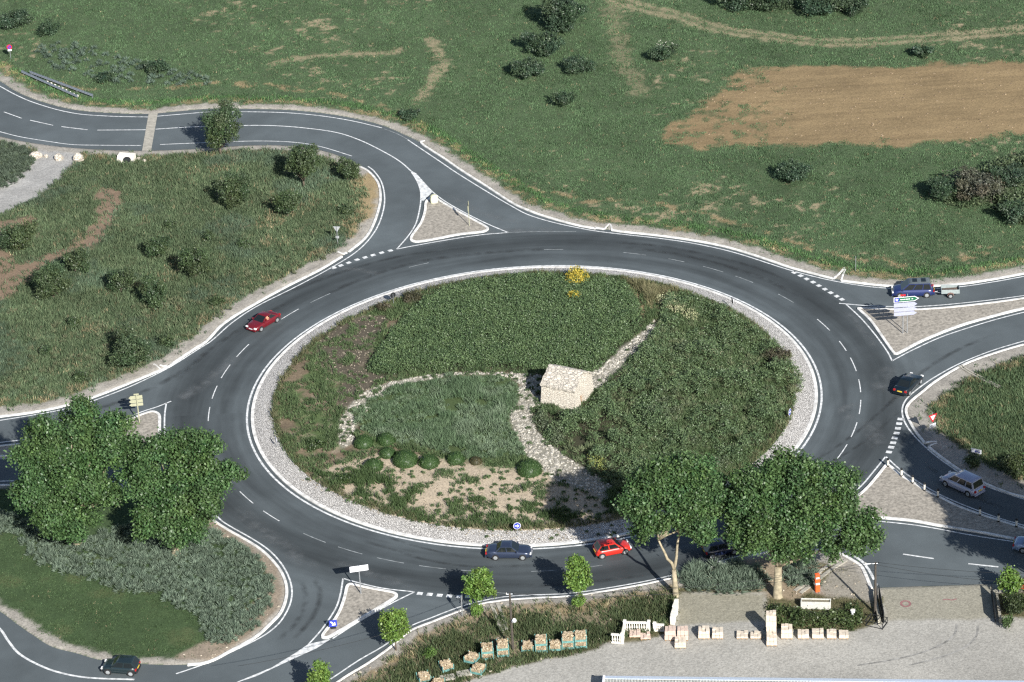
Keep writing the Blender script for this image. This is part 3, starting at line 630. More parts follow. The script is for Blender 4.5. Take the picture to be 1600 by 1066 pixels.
def film(name, lines, z, m):
    V = []; F = []; C = []; o = 0
    for pts, w_ in lines:
        L_ = GL(pts, 8); n = len(L_); e_ = sstep(0, .18, np.linspace(0, 1, n))*sstep(1, .82, np.linspace(0, 1, n))
        for k_, t_ in enumerate(np.linspace(-1, 1, 7)):
            p, _ = offset_ribbon(L_, t_*w_/2, 0); V.append(np.hstack([p, np.full((n, 1), z)])); C.append(np.repeat((e_*(1-abs(t_))**.8)[:, None], 3, 1))
        for k_ in range(6):
            a_ = o+k_*n+np.arange(n-1); F.append(np.stack([a_, a_+1, a_+n+1, a_+n], 1))
        o += 7*n
    tag(npmesh(name, np.vstack(V), np.vstack(F), np.vstack(C), m, None, 4), kind='structure')
film('tyre_marks', (([(1180, 772), (1250, 735), (1330, 682), (1400, 622), (1440, 592)], 0.57), ([(1200, 778), (1270, 740), (1350, 690), (1415, 635)], 0.47), ([(560, 843), (610, 858), (680, 878), (760, 886), (840, 882)], 0.57), ([(600, 838), (660, 856), (730, 872)], 0.47), ([(470, 480), (560, 438), (660, 408), (800, 392), (900, 388)], 0.95), ([(420, 470), (520, 430), (620, 402), (740, 386)], 0.76), ([(960, 385), (1060, 398), (1180, 430), (1260, 470)], 0.95), ([(930, 377), (1040, 386), (1170, 415), (1230, 438)], 0.76), ([(270, 600), (330, 545), (400, 500), (470, 462)], 0.95), ([(60, 662), (150, 640), (240, 605), (310, 565)], 0.95), ([(470, 905), (478, 935), (465, 970), (430, 1005)], 0.76), ([(490, 900), (500, 930), (488, 965), (455, 1003)], 0.76), ([(1560, 520), (1490, 550), (1430, 590), (1380, 640)], 0.76), ([(1580, 800), (1500, 765), (1440, 720)], 0.76), ([(1040, 893), (960, 905), (860, 915), (760, 912)], 0.76)), .0025, M_RUB)
film('road_dust', (([(265, 632), (310, 605), (350, 575), (380, 545)], 2.09), ([(500, 900), (450, 858), (400, 822), (370, 790)], 2.28), ([(640, 385), (720, 370), (800, 360), (900, 362)], 1.90), ([(1396, 572), (1380, 590), (1376, 615)], 2.47), ([(1375, 705), (1366, 680), (1360, 655)], 2.66), ([(1335, 660), (1318, 640), (1345, 632)], 1.52), ([(1320, 484), (1345, 510), (1370, 545)], 1.33), ([(610, 400), (640, 360), (655, 325)], 1.14), ([(660, 925), (560, 890), (520, 880)], 1.71), ([(690, 300), (760, 335), (820, 350)], 1.52), ([(600, 430), (540, 420), (480, 440)], 1.14)), .0035, M_DUST)

# ---------------------------------------------------------------- ground vegetation
VIEW = GA([(-50, -25), (1650, -25), (1650, 1095), (-50, 1095)])
def candidates(poly, dens):
    poly = np.asarray(poly); x0, y0 = poly.min(0); x1, y1 = poly.max(0)
    n = int((x1-x0)*(y1-y0)*dens); x = rng.uniform(x0, x1, n); y = rng.uniform(y0, y1, n)
    k = inpoly(x, y, poly) & inpoly(x, y, VIEW); return x[k], y[k]
def blades(x, y, z, h, wd, nper, col, spread=.12, lean=.5, cvar=.2):
    """tufts of pointed blades; col (n,3)"""
    n = len(x); N = n*nper
    bx = np.repeat(x, nper)+rng.normal(0, 1, N)*np.repeat(np.broadcast_to(spread, n), nper); by = np.repeat(y, nper)+rng.normal(0, 1, N)*np.repeat(np.broadcast_to(spread, n), nper)
    bz = np.repeat(z, nper); hh = np.repeat(np.broadcast_to(h, n), nper)*rng.uniform(.55, 1.15, N); ww = np.repeat(np.broadcast_to(wd, n), nper)*rng.uniform(.7, 1.3, N)
    a = rng.uniform(0, 2*np.pi, N); b = rng.uniform(0, 2*np.pi, N); ln = rng.uniform(.15, 1, N)*lean*hh
    B = np.stack([bx, by, bz], 1); D = np.stack([np.cos(a), np.sin(a), 0*a], 1)*ww[:, None]/2
    T = B+np.stack([np.cos(b)*ln, np.sin(b)*ln, hh], 1)
    V = np.stack([B-D-[0, 0, .03], B+D-[0, 0, .03], T], 1).reshape(-1, 3)
    cc = np.repeat(col, nper, 0)*rng.uniform(1-cvar, 1+cvar, (N, 1)); C = np.repeat(cc, 3, 0)
    return V, np.arange(3*N).reshape(-1, 3), C
def tufts(V, n):  # dense bushy clumps of short leaf triangles
    pass
def cluster_leaves(P, Nrm, size, nper, col, rad, cvar=.25, flat=.6):
    """leaf quads gathered round points P"""
    n = len(P); N = n*nper
    c = np.repeat(P, nper, 0)+rng.normal(0, 1, (N, 3))*np.repeat(np.broadcast_to(rad, n), nper)[:, None]
    nn = np.repeat(Nrm, nper, 0)*flat+rng.normal(0, .55, (N, 3)); nn /= np.linalg.norm(nn, axis=1)[:, None]+1e-9
    t = np.cross(nn, rng.normal(0, 1, (N, 3))); t /= np.linalg.norm(t, axis=1)[:, None]+1e-9; u = np.cross(nn, t)
    s = np.repeat(np.broadcast_to(size, n), nper)*rng.uniform(.6, 1.3, N); s = s[:, None]
    V = np.stack([c-t*s*.5, c+u*s*.38-t*s*.05, c+t*s*.6, c-u*s*.38+t*s*.05], 1).reshape(-1, 3)
    cc = np.repeat(np.broadcast_to(col, (n, 3)), nper, 0)*rng.uniform(1-cvar, 1+cvar, (N, 1)); C = np.repeat(cc, 4, 0)
    return V, np.arange(4*N).reshape(-1, 4), C
def join(parts):
    V = []; F = []; C = []; o = 0
    for v, f, c in parts: V.append(v); F.append(f+o); C.append(c); o += len(v)
    return np.vstack(V), np.vstack(F), np.vstack(C)
def lerp(a, b, t): return np.asarray(a)[None]*(1-t[:, None])+np.asarray(b)[None]*t[:, None]
# the open fields
x, y = candidates(VIEW, 17.)
far = np.interp(y, [-60, 130], [1.0, .62]); k = rng.random(len(x)) < far; x, y = x[k], y[k]
sd = signed_road(x, y); lab = region(x, y, sd); m, n1, n2, n0 = ground_masks(x, y, sd, lab)
bare = np.maximum.reduce([m['verge'], m['tan'], m['red']*.88, m['path'], m['yard'], m['track']*.9, m['foot']*.7, m['bald']*.6])
bare = np.maximum(bare, soft(x, y, GRV_P, .4, 17, .4)*.9); bare = np.maximum(bare, soft(x, y, EARTH_P, .4, 18, .5)*.9); bare = np.maximum(bare, soft(x, y, SWB, .4, 19, .5)*.9)
bare = np.maximum(bare, (lab == 4)*np.maximum(sstep(.55, .68, n1)*.7, sstep(3.4, 1.6, sd+(n2-.5)*3)*.85))
dens = np.select([lab == 1, lab == 2, lab == 3, lab == 4, lab == 5, lab == 6], [.85, .95, .8, .95, .95, .5], 0)
band = (lab == 1)*sstep(1.2, .2, np.abs(sd-3.1))
weeds = (rng.random(len(x)) < .035*(np.isin(lab, (1, 2, 4, 5)))*(m['yard'] < .3)*(m['path'] < .3)*(sd > .6)*(m['tan'] < .9))
k = (rng.random(len(x)) < dens*(1-bare)) & (sd > .5) | weeds
k &= rng.random(len(x)) > sstep(.62, .78, fbm(x, y, 2.0, 71))*.5*(lab == 2)
x, y, sd, lab, n1, n2, n0, band = [q[k] for q in (x, y, sd, lab, n1, n2, n0, band)]; m = {a: b[k] for a, b in m.items()}
t = rng.random(len(x))
col = lerp((.066, .118, .058), (.116, .186, .092), t)
col[lab == 2] = lerp((.070, .112, .058), (.150, .192, .106), t)[lab == 2]
col[lab == 3] = lerp((.050, .092, .040), (.092, .138, .062), t)[lab == 3]
col[lab == 4] = lerp((.050, .080, .036), (.120, .145, .070), t)[lab == 4]
col[lab == 5] = lerp((.058, .098, .048), (.118, .165, .084), t)[lab == 5]
col[lab == 6] = lerp((.08, .09, .04), (.14, .14, .07), t)[lab == 6]
dry = np.clip(np.maximum(m['dry'], m['straw'])*.8+(lab == 2)*sstep(.6, .82, fbm(x, y, 5., 61))*.32+.015, 0, .85)
isdry = rng.random(len(x)) < dry; col[isdry] = (np.array((.27, .235, .14))[None]*rng.uniform(.7, 1.25, (len(x), 1)))[isdry]
col[band > .5] *= np.array((1.0, 1.16, .92))
bl = sstep(.55, .7, fbm(x, y, 6., 63))*(lab == 2); col = col*(1-bl[:, None]*.5)+np.array((.10, .15, .11))[None]*bl[:, None]*.5
patch = (.72+.56*fbm(x, y, 7., 65))*(.72+.56*fbm(x*.9+y*.35, y*.45, 1.1, 68))*rng.uniform(.86, 1.16, len(x)); col *= patch[:, None]
h = np.select([lab == 1, lab == 2, lab == 3, lab == 4, lab == 5], [.20, .46, .14, .5, .42], .2)*(.6+.9*fbm(x, y, 1.8, 67)); h = np.where(band > .5, h*1.5, h)
wd = np.select([lab == 1, lab == 2], [.13, .11], .11)
z = np.full(len(x), LEVEL-.03)
names = {1: 'field_grass', 2: 'meadow_grass', 3: 'lawn_grass', 4: 'scrub_grass', 5: 'verge_grass', 6: 'yard_weeds'}
for i, nm in names.items():
    q = lab == i
    if q.sum() == 0: continue
    V, F, C = blades(x[q], y[q], z[q], h[q], wd[q], 5 if i != 2 else 6, col[q], .17, .75, .13)
    tag(npmesh(nm, V, F, C, M_GRASS), kind='stuff', group=None)
def mass(name, poly, base, dens, h, hvar, csize, nper, ca, cb, rad=.16, spike=False, keep=None, zf=None, edge=.7, holes=.0, seed=0, cvar=.3, big=1.5, patch=None):
    x, y = candidates(poly, dens); d = dist_poly(x, y, np.asarray(poly))-1.1*edge*fbm(x, y, 1.1, seed+50)*(len(poly) < 240); k_ = d > -.25*(len(poly) >= 240); x, y, d = x[k_], y[k_], d[k_]
    if keep is not None: kk = keep(x, y); x, y, d = x[kk], y[kk], d[kk]
    if holes: kk = fbm(x, y, 2.4, seed+5) < 1-holes; x, y, d = x[kk], y[kk], d[kk]
    hh = h*(1-hvar+2*hvar*sstep(.2, .8, fbm(x, y, big, seed)))*sstep(-.15, edge, d)
    zb = zf(x, y) if zf else np.full(len(x), base)
    t = np.clip(fbm(x, y, .9, seed+9)+rng.normal(0, .18, len(x)), 0, 1); col = lerp(ca, cb, t)
    if patch: pm_ = sstep(patch[1], patch[1]+.1, fbm(x, y, 2.8, seed+31))[:, None]*.8; col = col*(1-pm_)+np.array(patch[0])[None]*pm_*rng.uniform(.7, 1.4, (len(x), 1))
    if spike: V, F, C = blades(x, y, zb+hh*.25, np.maximum(hh, .18), csize, nper, col, rad, 1.0, cvar); kf = 3
    else:
        P = np.stack([x, y, zb+hh*rng.uniform(.55, 1, len(x))], 1); nr = np.tile([0, -.15, 1.0], (len(x), 1))
        V, F, C = cluster_leaves(P, nr, csize, nper, col, rad, cvar); kf = 4
    return V, F, C, kf
zI = lambda x, y: hI(np.minimum(np.hypot(x, y), 29))
def plants(poly, spacing, r, n, ca, cb, wd=.07, zf=None, jit=.35, keep=.95, up=.35):
    """bushes of stiff stems fanning out from each root"""
    poly = np.asarray(poly); x0, y0 = poly.min(0); x1, y1 = poly.max(0)
    gx_, gy_ = np.meshgrid(np.arange(x0, x1, spacing), np.arange(y0, y1, spacing)); x = gx_.ravel()+rng.uniform(-jit, jit, gx_.size)*spacing; y = gy_.ravel()+rng.uniform(-jit, jit, gx_.size)*spacing
    k = inpoly(x, y, poly) & (rng.random(len(x)) < keep); x, y = x[k], y[k]; m = len(x); N = m*n
    rr_ = np.repeat(r*rng.uniform(.65, 1.25, m), n); c = np.stack([np.repeat(x, n), np.repeat(y, n), np.repeat(zf(x, y) if zf else np.full(m, LEVEL), n)], 1)
    d = rng.normal(0, 1, (N, 3)); d[:, 2] = np.abs(d[:, 2])+up; d /= np.linalg.norm(d, axis=1)[:, None]
    L_ = rr_*rng.uniform(.8, 1.12, N); tip = c+d*L_[:, None]*[1, 1, 1.0]; st = c+d*(L_*rng.uniform(.35, .6, N))[:, None]
    sd_ = np.cross(d, rng.normal(0, 1, (N, 3))); sd_ /= np.linalg.norm(sd_, axis=1)[:, None]+1e-9; sd_ *= (wd*rng.uniform(.7, 1.3, N))[:, None]*.5
    V = np.stack([st-sd_, st+sd_, tip], 1).reshape(-1, 3); pc = np.repeat(rng.uniform(.82, 1.18, m), n)
    C = np.repeat(lerp(ca, cb, rng.random(N))*pc[:, None], 3, 0)
    return V, np.arange(3*N).reshape(-1, 3), C
# island plantings
hedge_t = [mass('a', HEDGE_T, 0, 36, .62, .3, .15, 8, (.064, .110, .050), (.138, .200, .088), .17, zf=zI, seed=1, holes=.24)[:3]]
x_ = y_ = None
tag(npmesh('rosemary_hedge', *join(hedge_t), M_LEAF, None, 4), kind='stuff')
mr = mass('b', HEDGE_R, 0, 32, .95, .9, .16, 8, (.068, .112, .054), (.142, .200, .092), .17, zf=zI, seed=2, holes=.42, big=2.3, patch=((.10, .12, .075), .70), keep=lambda x, y: rng.random(len(x)) > .55*sstep(4, 18, x-.25*y))[:3]
tag(npmesh('shrub_cover', *join([mr]), M_LEAF, None, 4), kind='stuff')
gp = []
nearp = lambda poly, w: (lambda x, y: dist_poly(x, y, np.asarray(poly)) > w)
v, f, c, _ = mass('c', MEADOW, 0, 26, .46, .9, .08, 6, (.080, .135, .068), (.155, .225, .13), .14, True, zf=zI, seed=3, holes=.36, big=2.4, patch=((.19, .25, .165), .55)); gp.append((v, f, c))
v, f, c, _ = mass('d', TALLG, 0, 20, .7, .4, .07, 7, (.12, .13, .06), (.30, .27, .16), .14, True, zf=zI, seed=4); gp.append((v, f, c))
circ = np.stack([27.6*np.cos(th), 27.6*np.sin(th)], 1)
BALLS = [(*G(px, py+r*8, .75), r) for px, py, r in ((569, 686, 1.05), (604, 684, .95), (606, 704, .85), (584, 721, 1.0), (634, 712, 1.3), (671, 718, 1.05), (713, 714, .95), (828, 728, 1.3), (744, 720, .62))]
def rest(x, y):
    bad = np.zeros(len(x), bool)
    for p in (HEDGE_T, MEADOW, PATH1, PATH2, PATH3): bad |= inpoly(x, y, p)
    u = rng.random(len(x)); n = fbm(x, y, 1.6, 81)
    bad |= inpoly(x, y, SAND) & (n < .60)
    for bx_, by_, br_ in BALLS: bad |= np.hypot(x-bx_, y-by_) < br_*1.5
    bad |= inpoly(x, y, BROWN) & ((n < .56) | (u > .5))
    inr = inpoly(x, y, HEDGE_R); east = sstep(6, 20, x-.25*y); bad |= inr & (u > .15+.7*east)
    left = (x < -14) & ~inr; bad |= left & ((n < .43) | (u > .7))
    return ~bad
v, f, c, _ = mass('e', circ, 0, 22, .34, .6, .085, 6, (.055, .095, .042), (.135, .185, .085), .13, True, keep=rest, zf=zI, edge=.2, seed=6); gp.append((v, f, c))
def lowedge(x, y): return (y < -14-.0*x) & (np.hypot(x, y) > 22.5) & (fbm(x, y, 1.4, 83) > .50)
v, f, c, _ = mass('f', circ, 0, 20, .5, .5, .09, 6, (.05, .085, .034), (.10, .15, .06), .15, True, keep=lowedge, zf=zI, edge=.25, seed=7); gp.append((v, f, c))
def fringe(x, y): return (np.hypot(x, y) > 26.9) & (rng.random(len(x)) < .6)
v, f, c, _ = mass('g', circ, 0, 26, .4, .5, .08, 5, (.08, .10, .05), (.19, .18, .10), .14, True, keep=fringe, zf=zI, edge=.05, seed=8); gp.append((v, f, c))

gp.append(plants(HEDGE_R, 1.25, .8, 60, (.095, .135, .068), (.22, .245, .14), .085, lambda x, y: zI(x, y)-np.where(rng.random(len(x)) < sstep(0, 14, x-.25*y)*.8, 0, 3.), keep=.8, jit=.5, up=1.))
gp.append(plants(MEADOW, 1.25, .62, 110, (.085, .135, .072), (.20, .265, .17), .10, zI, keep=.7, jit=.5))
for P_, k_ in ((PATH3, .55), (PATH2, .12), (PATH1, .12)): gp.append(plants(P_, .8, .42, 60, (.06, .10, .045), (.14, .19, .10), .085, zI, keep=k_, jit=.5))
gp.append(plants(BROWN, .9, .34, 60, (.07, .105, .05), (.15, .20, .10), .085, zI, keep=.45, jit=.5))
gp.append(plants(SAND, .95, .32, 60, (.055, .095, .04), (.13, .19, .085), .08, zI, keep=.42, jit=.5))
gp.append(plants(circ*.96, 1.7, .42, 70, (.06, .10, .042), (.14, .20, .09), .085, lambda x, y: np.where(inpoly(x, y, HEDGE_T) | inpoly(x, y, PATH2) | inpoly(x, y, PATH1), -2., zI(x, y)), keep=.5, jit=.5))
tag(npmesh('island_grass', *join(gp), M_GRASS), kind='stuff')
# flowers
fl = []
for pts, n, cc in (([(1025, 470), (1045, 462), (1070, 480), (1060, 492), (1035, 482)], 60, (.5, .5, .3)), ([(1062, 488), (1085, 490), (1092, 502), (1075, 503)], 30, (.45, .46, .26)), ([(1085, 540), (1112, 548), (1135, 562), (1118, 560), (1090, 550)], 60, (.5, .5, .33)), ([(920, 720), (940, 722), (948, 740), (925, 738)], 26, (.3, .34, .1))):
    P = GI(pts, 3); x, y = candidates(P, 30); P3 = np.stack([x, y, zI(x, y)+rng.uniform(.35, .75, len(x))], 1)
    fl.append(cluster_leaves(P3, np.tile([0, -.3, 1.], (len(x), 1)), .11, 3, np.array(cc), .1, .3))
tag(npmesh('white_flowers', *join(fl), M_LEAF, None, 4), kind='stuff')
# pale stones on the paths
def stones(name, polys, dens, smin, smax, zf, ca, cb, seed=0):
    V = []; F = []; C = []; o = 0
    base = np.array([(-1, -1, -.5), (1, -1, -.5), (1, 1, -.5), (-1, 1, -.5), (-.7, -.7, .5), (.7, -.7, .5), (.7, .7, .5), (-.7, .7, .5)], float)
    fq = np.array([(4, 5, 6, 7), (0, 1, 5, 4), (1, 2, 6, 5), (2, 3, 7, 6), (3, 0, 4, 7)])
    for p in polys:
        x, y = candidates(p, dens); n = len(x); z = zf(x, y)
        s = rng.uniform(smin, smax, n)[:, None, None]*rng.uniform(.6, 1.2, (n, 1, 3)); a = rng.uniform(0, 6.28, n)
        b = base[None]*s*.5+rng.normal(0, .12, (n, 8, 3))*s*.5
        r = np.stack([np.stack([np.cos(a), -np.sin(a), 0*a], 1), np.stack([np.sin(a), np.cos(a), 0*a], 1), np.tile([0, 0, 1.], (n, 1))], 1)
        b = np.einsum('nij,nkj->nki', r, b)+np.stack([x, y, z+.04], 1)[:, None]
        V.append(b.reshape(-1, 3)); F.append((fq[None]+8*np.arange(n)[:, None, None]).reshape(-1, 4)+o); o += 8*n
        C.append(np.repeat(lerp(ca, cb, rng.random(n)), 8, 0))
    return npmesh(name, np.vstack(V), np.vstack(F), np.vstack(C), M_STONES, None, 4)
tag(stones('path_stones', [PATH1, PATH2, PATH3], 17, .10, .30, zI, (.22, .21, .18), (.54, .51, .45)), kind='stuff')
tag(stones('soil_clods', [BROWN, SAND], 5, .05, .16, zI, (.18, .15, .11), (.36, .32, .25)), kind='stuff')
tag(stones('field_clods', [TAN_P], .6, .10, .28, lambda x, y: np.full(len(x), LEVEL-.04), (.17, .125, .08), (.28, .215, .14)), kind='stuff')
tag(stones('rubble_stones', [EARTH_P, SOUTHG, SWB, GRV_P], .5, .08, .22, lambda x, y: np.full(len(x), LEVEL), (.3, .26, .2), (.5, .45, .37)), kind='stuff')
# lavender and grey cover outside
LAV = GL([(22, 822), (60, 806), (120, 842), (200, 815), (260, 830), (310, 815), (345, 836), (395, 862), (424, 895), (428, 925), (410, 965), (375, 990), (345, 1002), (318, 990), (312, 965), (275, 945), (245, 925), (200, 922), (160, 915), (125, 895), (85, 890), (55, 870), (35, 850)], 4, True, .5)
LAV2 = GL([(1062, 893), (1080, 884), (1130, 880), (1180, 884), (1200, 900), (1195, 915), (1150, 928), (1100, 920), (1070, 915)], 4, True, .5)
LAV3 = GL([(1222, 890), (1240, 876), (1265, 880), (1278, 898), (1265, 915), (1235, 912)], 4, True, .5)
LAV4 = GL([(-60, 215), (0, 222), (30, 224), (50, 240), (45, 262), (28, 280), (0, 292), (-60, 310)], 4, True, .5)
LAVX = GL([(-40, 800), (0, 798), (30, 808), (25, 826), (0, 830), (-40, 830)], 4, True, .5)
zL = lambda x, y: np.full(len(x), LEVEL)
def lav(poly, seed, ca=(.085, .124, .088), cb=(.205, .262, .195), h=.72):
    return plants(poly, .74, h, 120, ca, cb, .085)
tag(npmesh('lavender_bed', *join([lav(LAV, 11), lav(LAVX, 12)]), M_GRASS), kind='stuff')
tag(npmesh('lavender_hedge', *lav(LAV2, 13, h=1.0), M_GRASS), label='long grey-green lavender hedge along the road between two plane trunks', cat='hedge')
tag(npmesh('lavender_hedge', *lav(LAV3, 14, h=.9), M_GRASS), label='small grey-green lavender clump just left of the orange column', cat='hedge')
tag(npmesh('lavender_hedge', *lav(LAV4, 15, (.06, .085, .06), (.12, .155, .11)), M_GRASS), label='low dark grey-green thicket beside the blocked gravel track', cat='shrub')
REED = GL([(60, 75), (120, 60), (160, 80), (220, 95), (270, 108), (330, 118), (330, 134), (250, 132), (180, 128), (110, 112), (70, 95)], 4, True, .4)
tag(npmesh('ditch_reeds', *plants(REED, 1.1, .75, 60, (.075, .115, .085), (.15, .20, .155), .11, keep=.55, jit=.5), M_GRASS), kind='stuff')
TALLW = GL([(100, 500), (200, 480), (320, 440), (420, 400), (510, 380), (525, 400), (450, 430), (380, 470), (300, 530), (240, 565), (150, 600), (30, 630), (-20, 640), (-20, 560)], 4, True, .4)
tag(npmesh('meadow_stalks', *plants(TALLW, 1.0, .72, 34, (.09, .12, .065), (.19, .20, .12), .09, keep=.35, jit=.5, up=1.2), M_GRASS), kind='stuff')
MOUND = GL([(1448, 300), (1470, 282), (1500, 275), (1530, 268), (1560, 255), (1600, 245), (1680, 240), (1680, 345), (1600, 352), (1570, 345), (1545, 322), (1510, 325), (1475, 318)], 4, True, .4)
v, f, c, _ = mass('n', MOUND, 0, 14, 1.1, .8, .26, 7, (.045, .075, .036), (.125, .16, .085), .2, zf=zL, seed=23, holes=.36, big=2.6, patch=((.14, .13, .10), .6))
tag(npmesh('scrub_mound', v, f, c, M_LEAF, None, 4), kind='stuff')
BR = [GL(p, 4, True, .4) for p in ([(1195, 940), (1240, 950), (1300, 955), (1345, 935), (1352, 975), (1330, 985), (1270, 984), (1205, 975)],)]
v, f, c, _ = mass('m', BR[0], 0, 22, .8, .6, .2, 7, (.04, .066, .024), (.085, .115, .042), .17, zf=zL, seed=21)
tag(npmesh('bramble_cover', v, f, c, M_LEAF, None, 4), kind='stuff')

# ---------------------------------------------------------------- trees and shrubs
def sphere_pts(n):
    p = rng.normal(0, 1, (n, 3)); return p/np.linalg.norm(p, axis=1)[:, None]
def crown(lobes, leaf, per_m2, ca, cb, nper=9, rad=.3, rough=.28):
    """leaf clumps over and inside uneven lobes (cx,cy,cz,rx,ry,rz)"""
    out = []
    for (cx, cy, cz, rx, ry, rz) in lobes:
        n = max(10, int(4*math.pi*((rx*ry+ry*rz+rx*rz)/3)*per_m2)); d = sphere_pts(n)
        r = 1-np.abs(rng.normal(0, rough, n)); r = np.clip(r, .1, 1.06)
        lump = .82+.36*fbm(d[:, 0]*3+cx, d[:, 1]*3+d[:, 2]*2+cy, .8, int(abs(cz*7)) % 50)
        P = d*(r*lump)[:, None]*[rx, ry, rz]+[cx, cy, cz]; nr = d*.7+[0, 0, .55]; tint = rng.uniform(.88, 1.14)*np.array((rng.uniform(.92, 1.12), 1, rng.uniform(.9, 1.1)))
        t = np.clip(rng.normal(.5, .28, n), 0, 1)
        out.append(cluster_leaves(P, nr, leaf, nper, lerp(ca, cb, t)*tint[None], rad, .3))
    return join(out)
def branches(mb, p0, p1, r0, r1, wob=.25, n=5):
    p0, p1 = np.array(p0, float), np.array(p1, float); L = np.linalg.norm(p1-p0); pts = []
    for i in range(n+1):
        t = i/n; q = p0*(1-t)+p1*t
        if 0 < i < n: q = q+rng.normal(0, wob*.12*L/ n, 3)
        pts.append(q)
    mb.tube(pts, [r0*(1-i/n)+r1*i/n for i in range(n+1)], 8)
def tree(name, base, lobes, fork, label, cat, leaf, per_m2, ca, cb, bark, r0, group=None, nper=9, rad=.3, extra=None):
    bx, by = base; root = thing(name, (bx, by, LEVEL-.05), 0, label, cat, group)
    mb = MB(); fz = np.array(fork, float)
    mb.tube([(0, 0, -.1), (0, 0, .15), (fz[0]*.45, fz[1]*.45, fz[2]*.5), tuple(fz)], [r0*1.5, r0*1.1, r0*.95, r0*.8], 10)
    for e in (extra or []): branches(mb, fz, e, r0*.6, r0*.32, .5)
    for l in lobes:
        if l[3] < (1.1 if 'plane' in name else .4): continue
        st = np.array((extra or [fork])[int(rng.integers(len(extra)))] if extra else fork, float)
        branches(mb, st, (l[0], l[1], l[2]+.1*l[5]), r0*.42, r0*.08, .9)
    mb.build('trunk', bark, root, True)
    V, F, C = crown(lobes, leaf, per_m2, ca, cb, nper, rad); npmesh('crown', V, F, C, M_LEAF, root, 4)
    return root
PLA, PLB = (.032, .072, .027), (.096, .170, .060)
def px_lobe(base, px, py, depth, r, rz=None):
    """lobe whose centre is seen over photo point (px,py), depth metres beyond the trunk"""
    g = G(*base); d = FWD*FPX+(px-800)*RIGHT-(py-533)*UP; t = (g[1]+depth-CAM[1])/d[1]; P = CAM+d*t
    return (P[0]-g[0], P[1]-g[1], P[2], r, r, rz or r*.85)
def plane(base, spec, fork, label, r0, extra=None, name='plane_tree', group='plane trees by the roundabout', per=3.0):
    g = G(*base); big = [px_lobe(base, *s) for s in spec]; lobes = []
    for (a, b, c, r, _, rz) in big:
        lobes.append((a, b, c, r*.6, r*.6, rz*.56))
        k = 4 if r < 1.6 else 8
        for d in sphere_pts(k):
            q = r*rng.uniform(.24, .42); lobes.append((a+d[0]*r*.70, b+d[1]*r*.68, c+d[2]*rz*.68, q*1.15, q*1.15, q*.85))
    return tree(name, g, lobes, fork, label, 'tree', .25, per*1.9, PLA, PLB, M_BARK, r0, group, 9, .26, extra)
plane((122, 856), [(120, 735, 0, 3.6), (60, 745, -.5, 2.6), (50, 700, 1, 2.2), (85, 690, 1.5, 2.6), (125, 660, 2, 2.5), (130, 632, 1, 1.5), (175, 670, 1, 2.3), (185, 705, 0, 2.2), (145, 765, -2, 2.8), (110, 700, 1, 2.6), (150, 700, .5, 2.4), (80, 785, -2, 2.8), (45, 775, -1, 2.0), (115, 815, -2.5, 2.3), (90, 825, -2, 1.6), (70, 660, 0, 1.4), (205, 690, 1, 1.5)], (0, 0, 3.2), 'big plane tree at the far left over the western road, tallest crown', .42)
plane((275, 866), [(270, 760, 0, 3.3), (225, 745, -.5, 2.6), (310, 700, 1, 2.5), (270, 700, 1.5, 2.4), (340, 745, .5, 2.1), (370, 742, .5, 1.05), (320, 780, -1.5, 2.4), (265, 810, -2.5, 2.5), (300, 820, -2, 1.8), (230, 815, -2, 2.0), (245, 780, -1, 2.2), (295, 740, .5, 2.6), (240, 700, 1, 1.7), (330, 690, 1, 1.4), (290, 680, 1, 1.3), (275, 835, -2, 1.4)], (0, 0, 2.8), 'plane tree standing in the lavender, second from the left', .4)
plane((1056, 933), [(1055, 765, 0, 3.0), (1020, 765, 0, 2.5), (1000, 785, -.5, 1.9), (1095, 765, .5, 2.5), (1120, 790, .5, 2.0), (1060, 735, 1, 2.0), (1030, 738, .5, 1.7), (1095, 738, 1, 1.8), (1015, 815, -1, 1.7), (1090, 815, -1.2, 2.0), (1105, 840, -1.5, 1.2), (1055, 805, -1, 2.0), (1000, 835, -.5, 1.0), (985, 765, 0, 1.1), (1135, 770, 1, 1.2)], (-.1, 0, 3.0), 'plane tree with a pale forked trunk rising beside the white stone wall', .27, [px_lobe((1056, 933), 1029, 845, 0, 1)[:3], px_lobe((1056, 933), 1062, 835, .3, 1)[:3]])
plane((1215, 934), [(1230, 785, 0, 3.3), (1185, 775, .3, 2.7), (1165, 800, 0, 2.3), (1200, 740, 1.2, 2.5), (1240, 735, 1.5, 2.4), (1280, 750, 1, 2.4), (1320, 745, 1, 1.6), (1295, 790, 0, 2.6), (1320, 785, .5, 1.6), (1250, 825, -1.5, 2.6), (1190, 830, -1.2, 2.4), (1150, 835, -.5, 1.7), (1220, 855, -1.8, 1.8), (1280, 835, -1.2, 2.2), (1300, 855, -1, 1.5), (1175, 855, -1.4, 1.4), (1345, 835, -1, 2.1), (1350, 808, -.5, 1.4), (1362, 845, -1, 1.2), (1335, 860, -1.5, 1.3), (1165, 760, .5, 1.6), (1225, 715, 1.5, 1.2), (1260, 860, -1.5, 1.3)], (.1, 0, 3.4), 'broad plane tree with one thick trunk, its low bough reaching over the road', .42)
for i, (bx, by) in enumerate([(1684, 912), (1752, 942), (1706, 972), (1676, 903)]):
    plane((bx, by), [(bx+dx, by-165-(40 if i == 3 else 0)+dy, dd, 2.6) for dx, dy, dd in [(0, 0, 0), (-28, 8, 1), (26, 4, 0), (0, 30, -1.5), (-20, 30, -1), (5, -28, 1), (30, -20, 1), (28, 26, -1)]], (0, 0, 4.), ['plane tree past the right edge shading the eastern entry road', 'plane tree furthest past the right edge by the eastern road', 'plane tree past the right edge nearest the yard', 'tallest plane tree past the right edge, over the eastern verge'][i], .35, per=3)
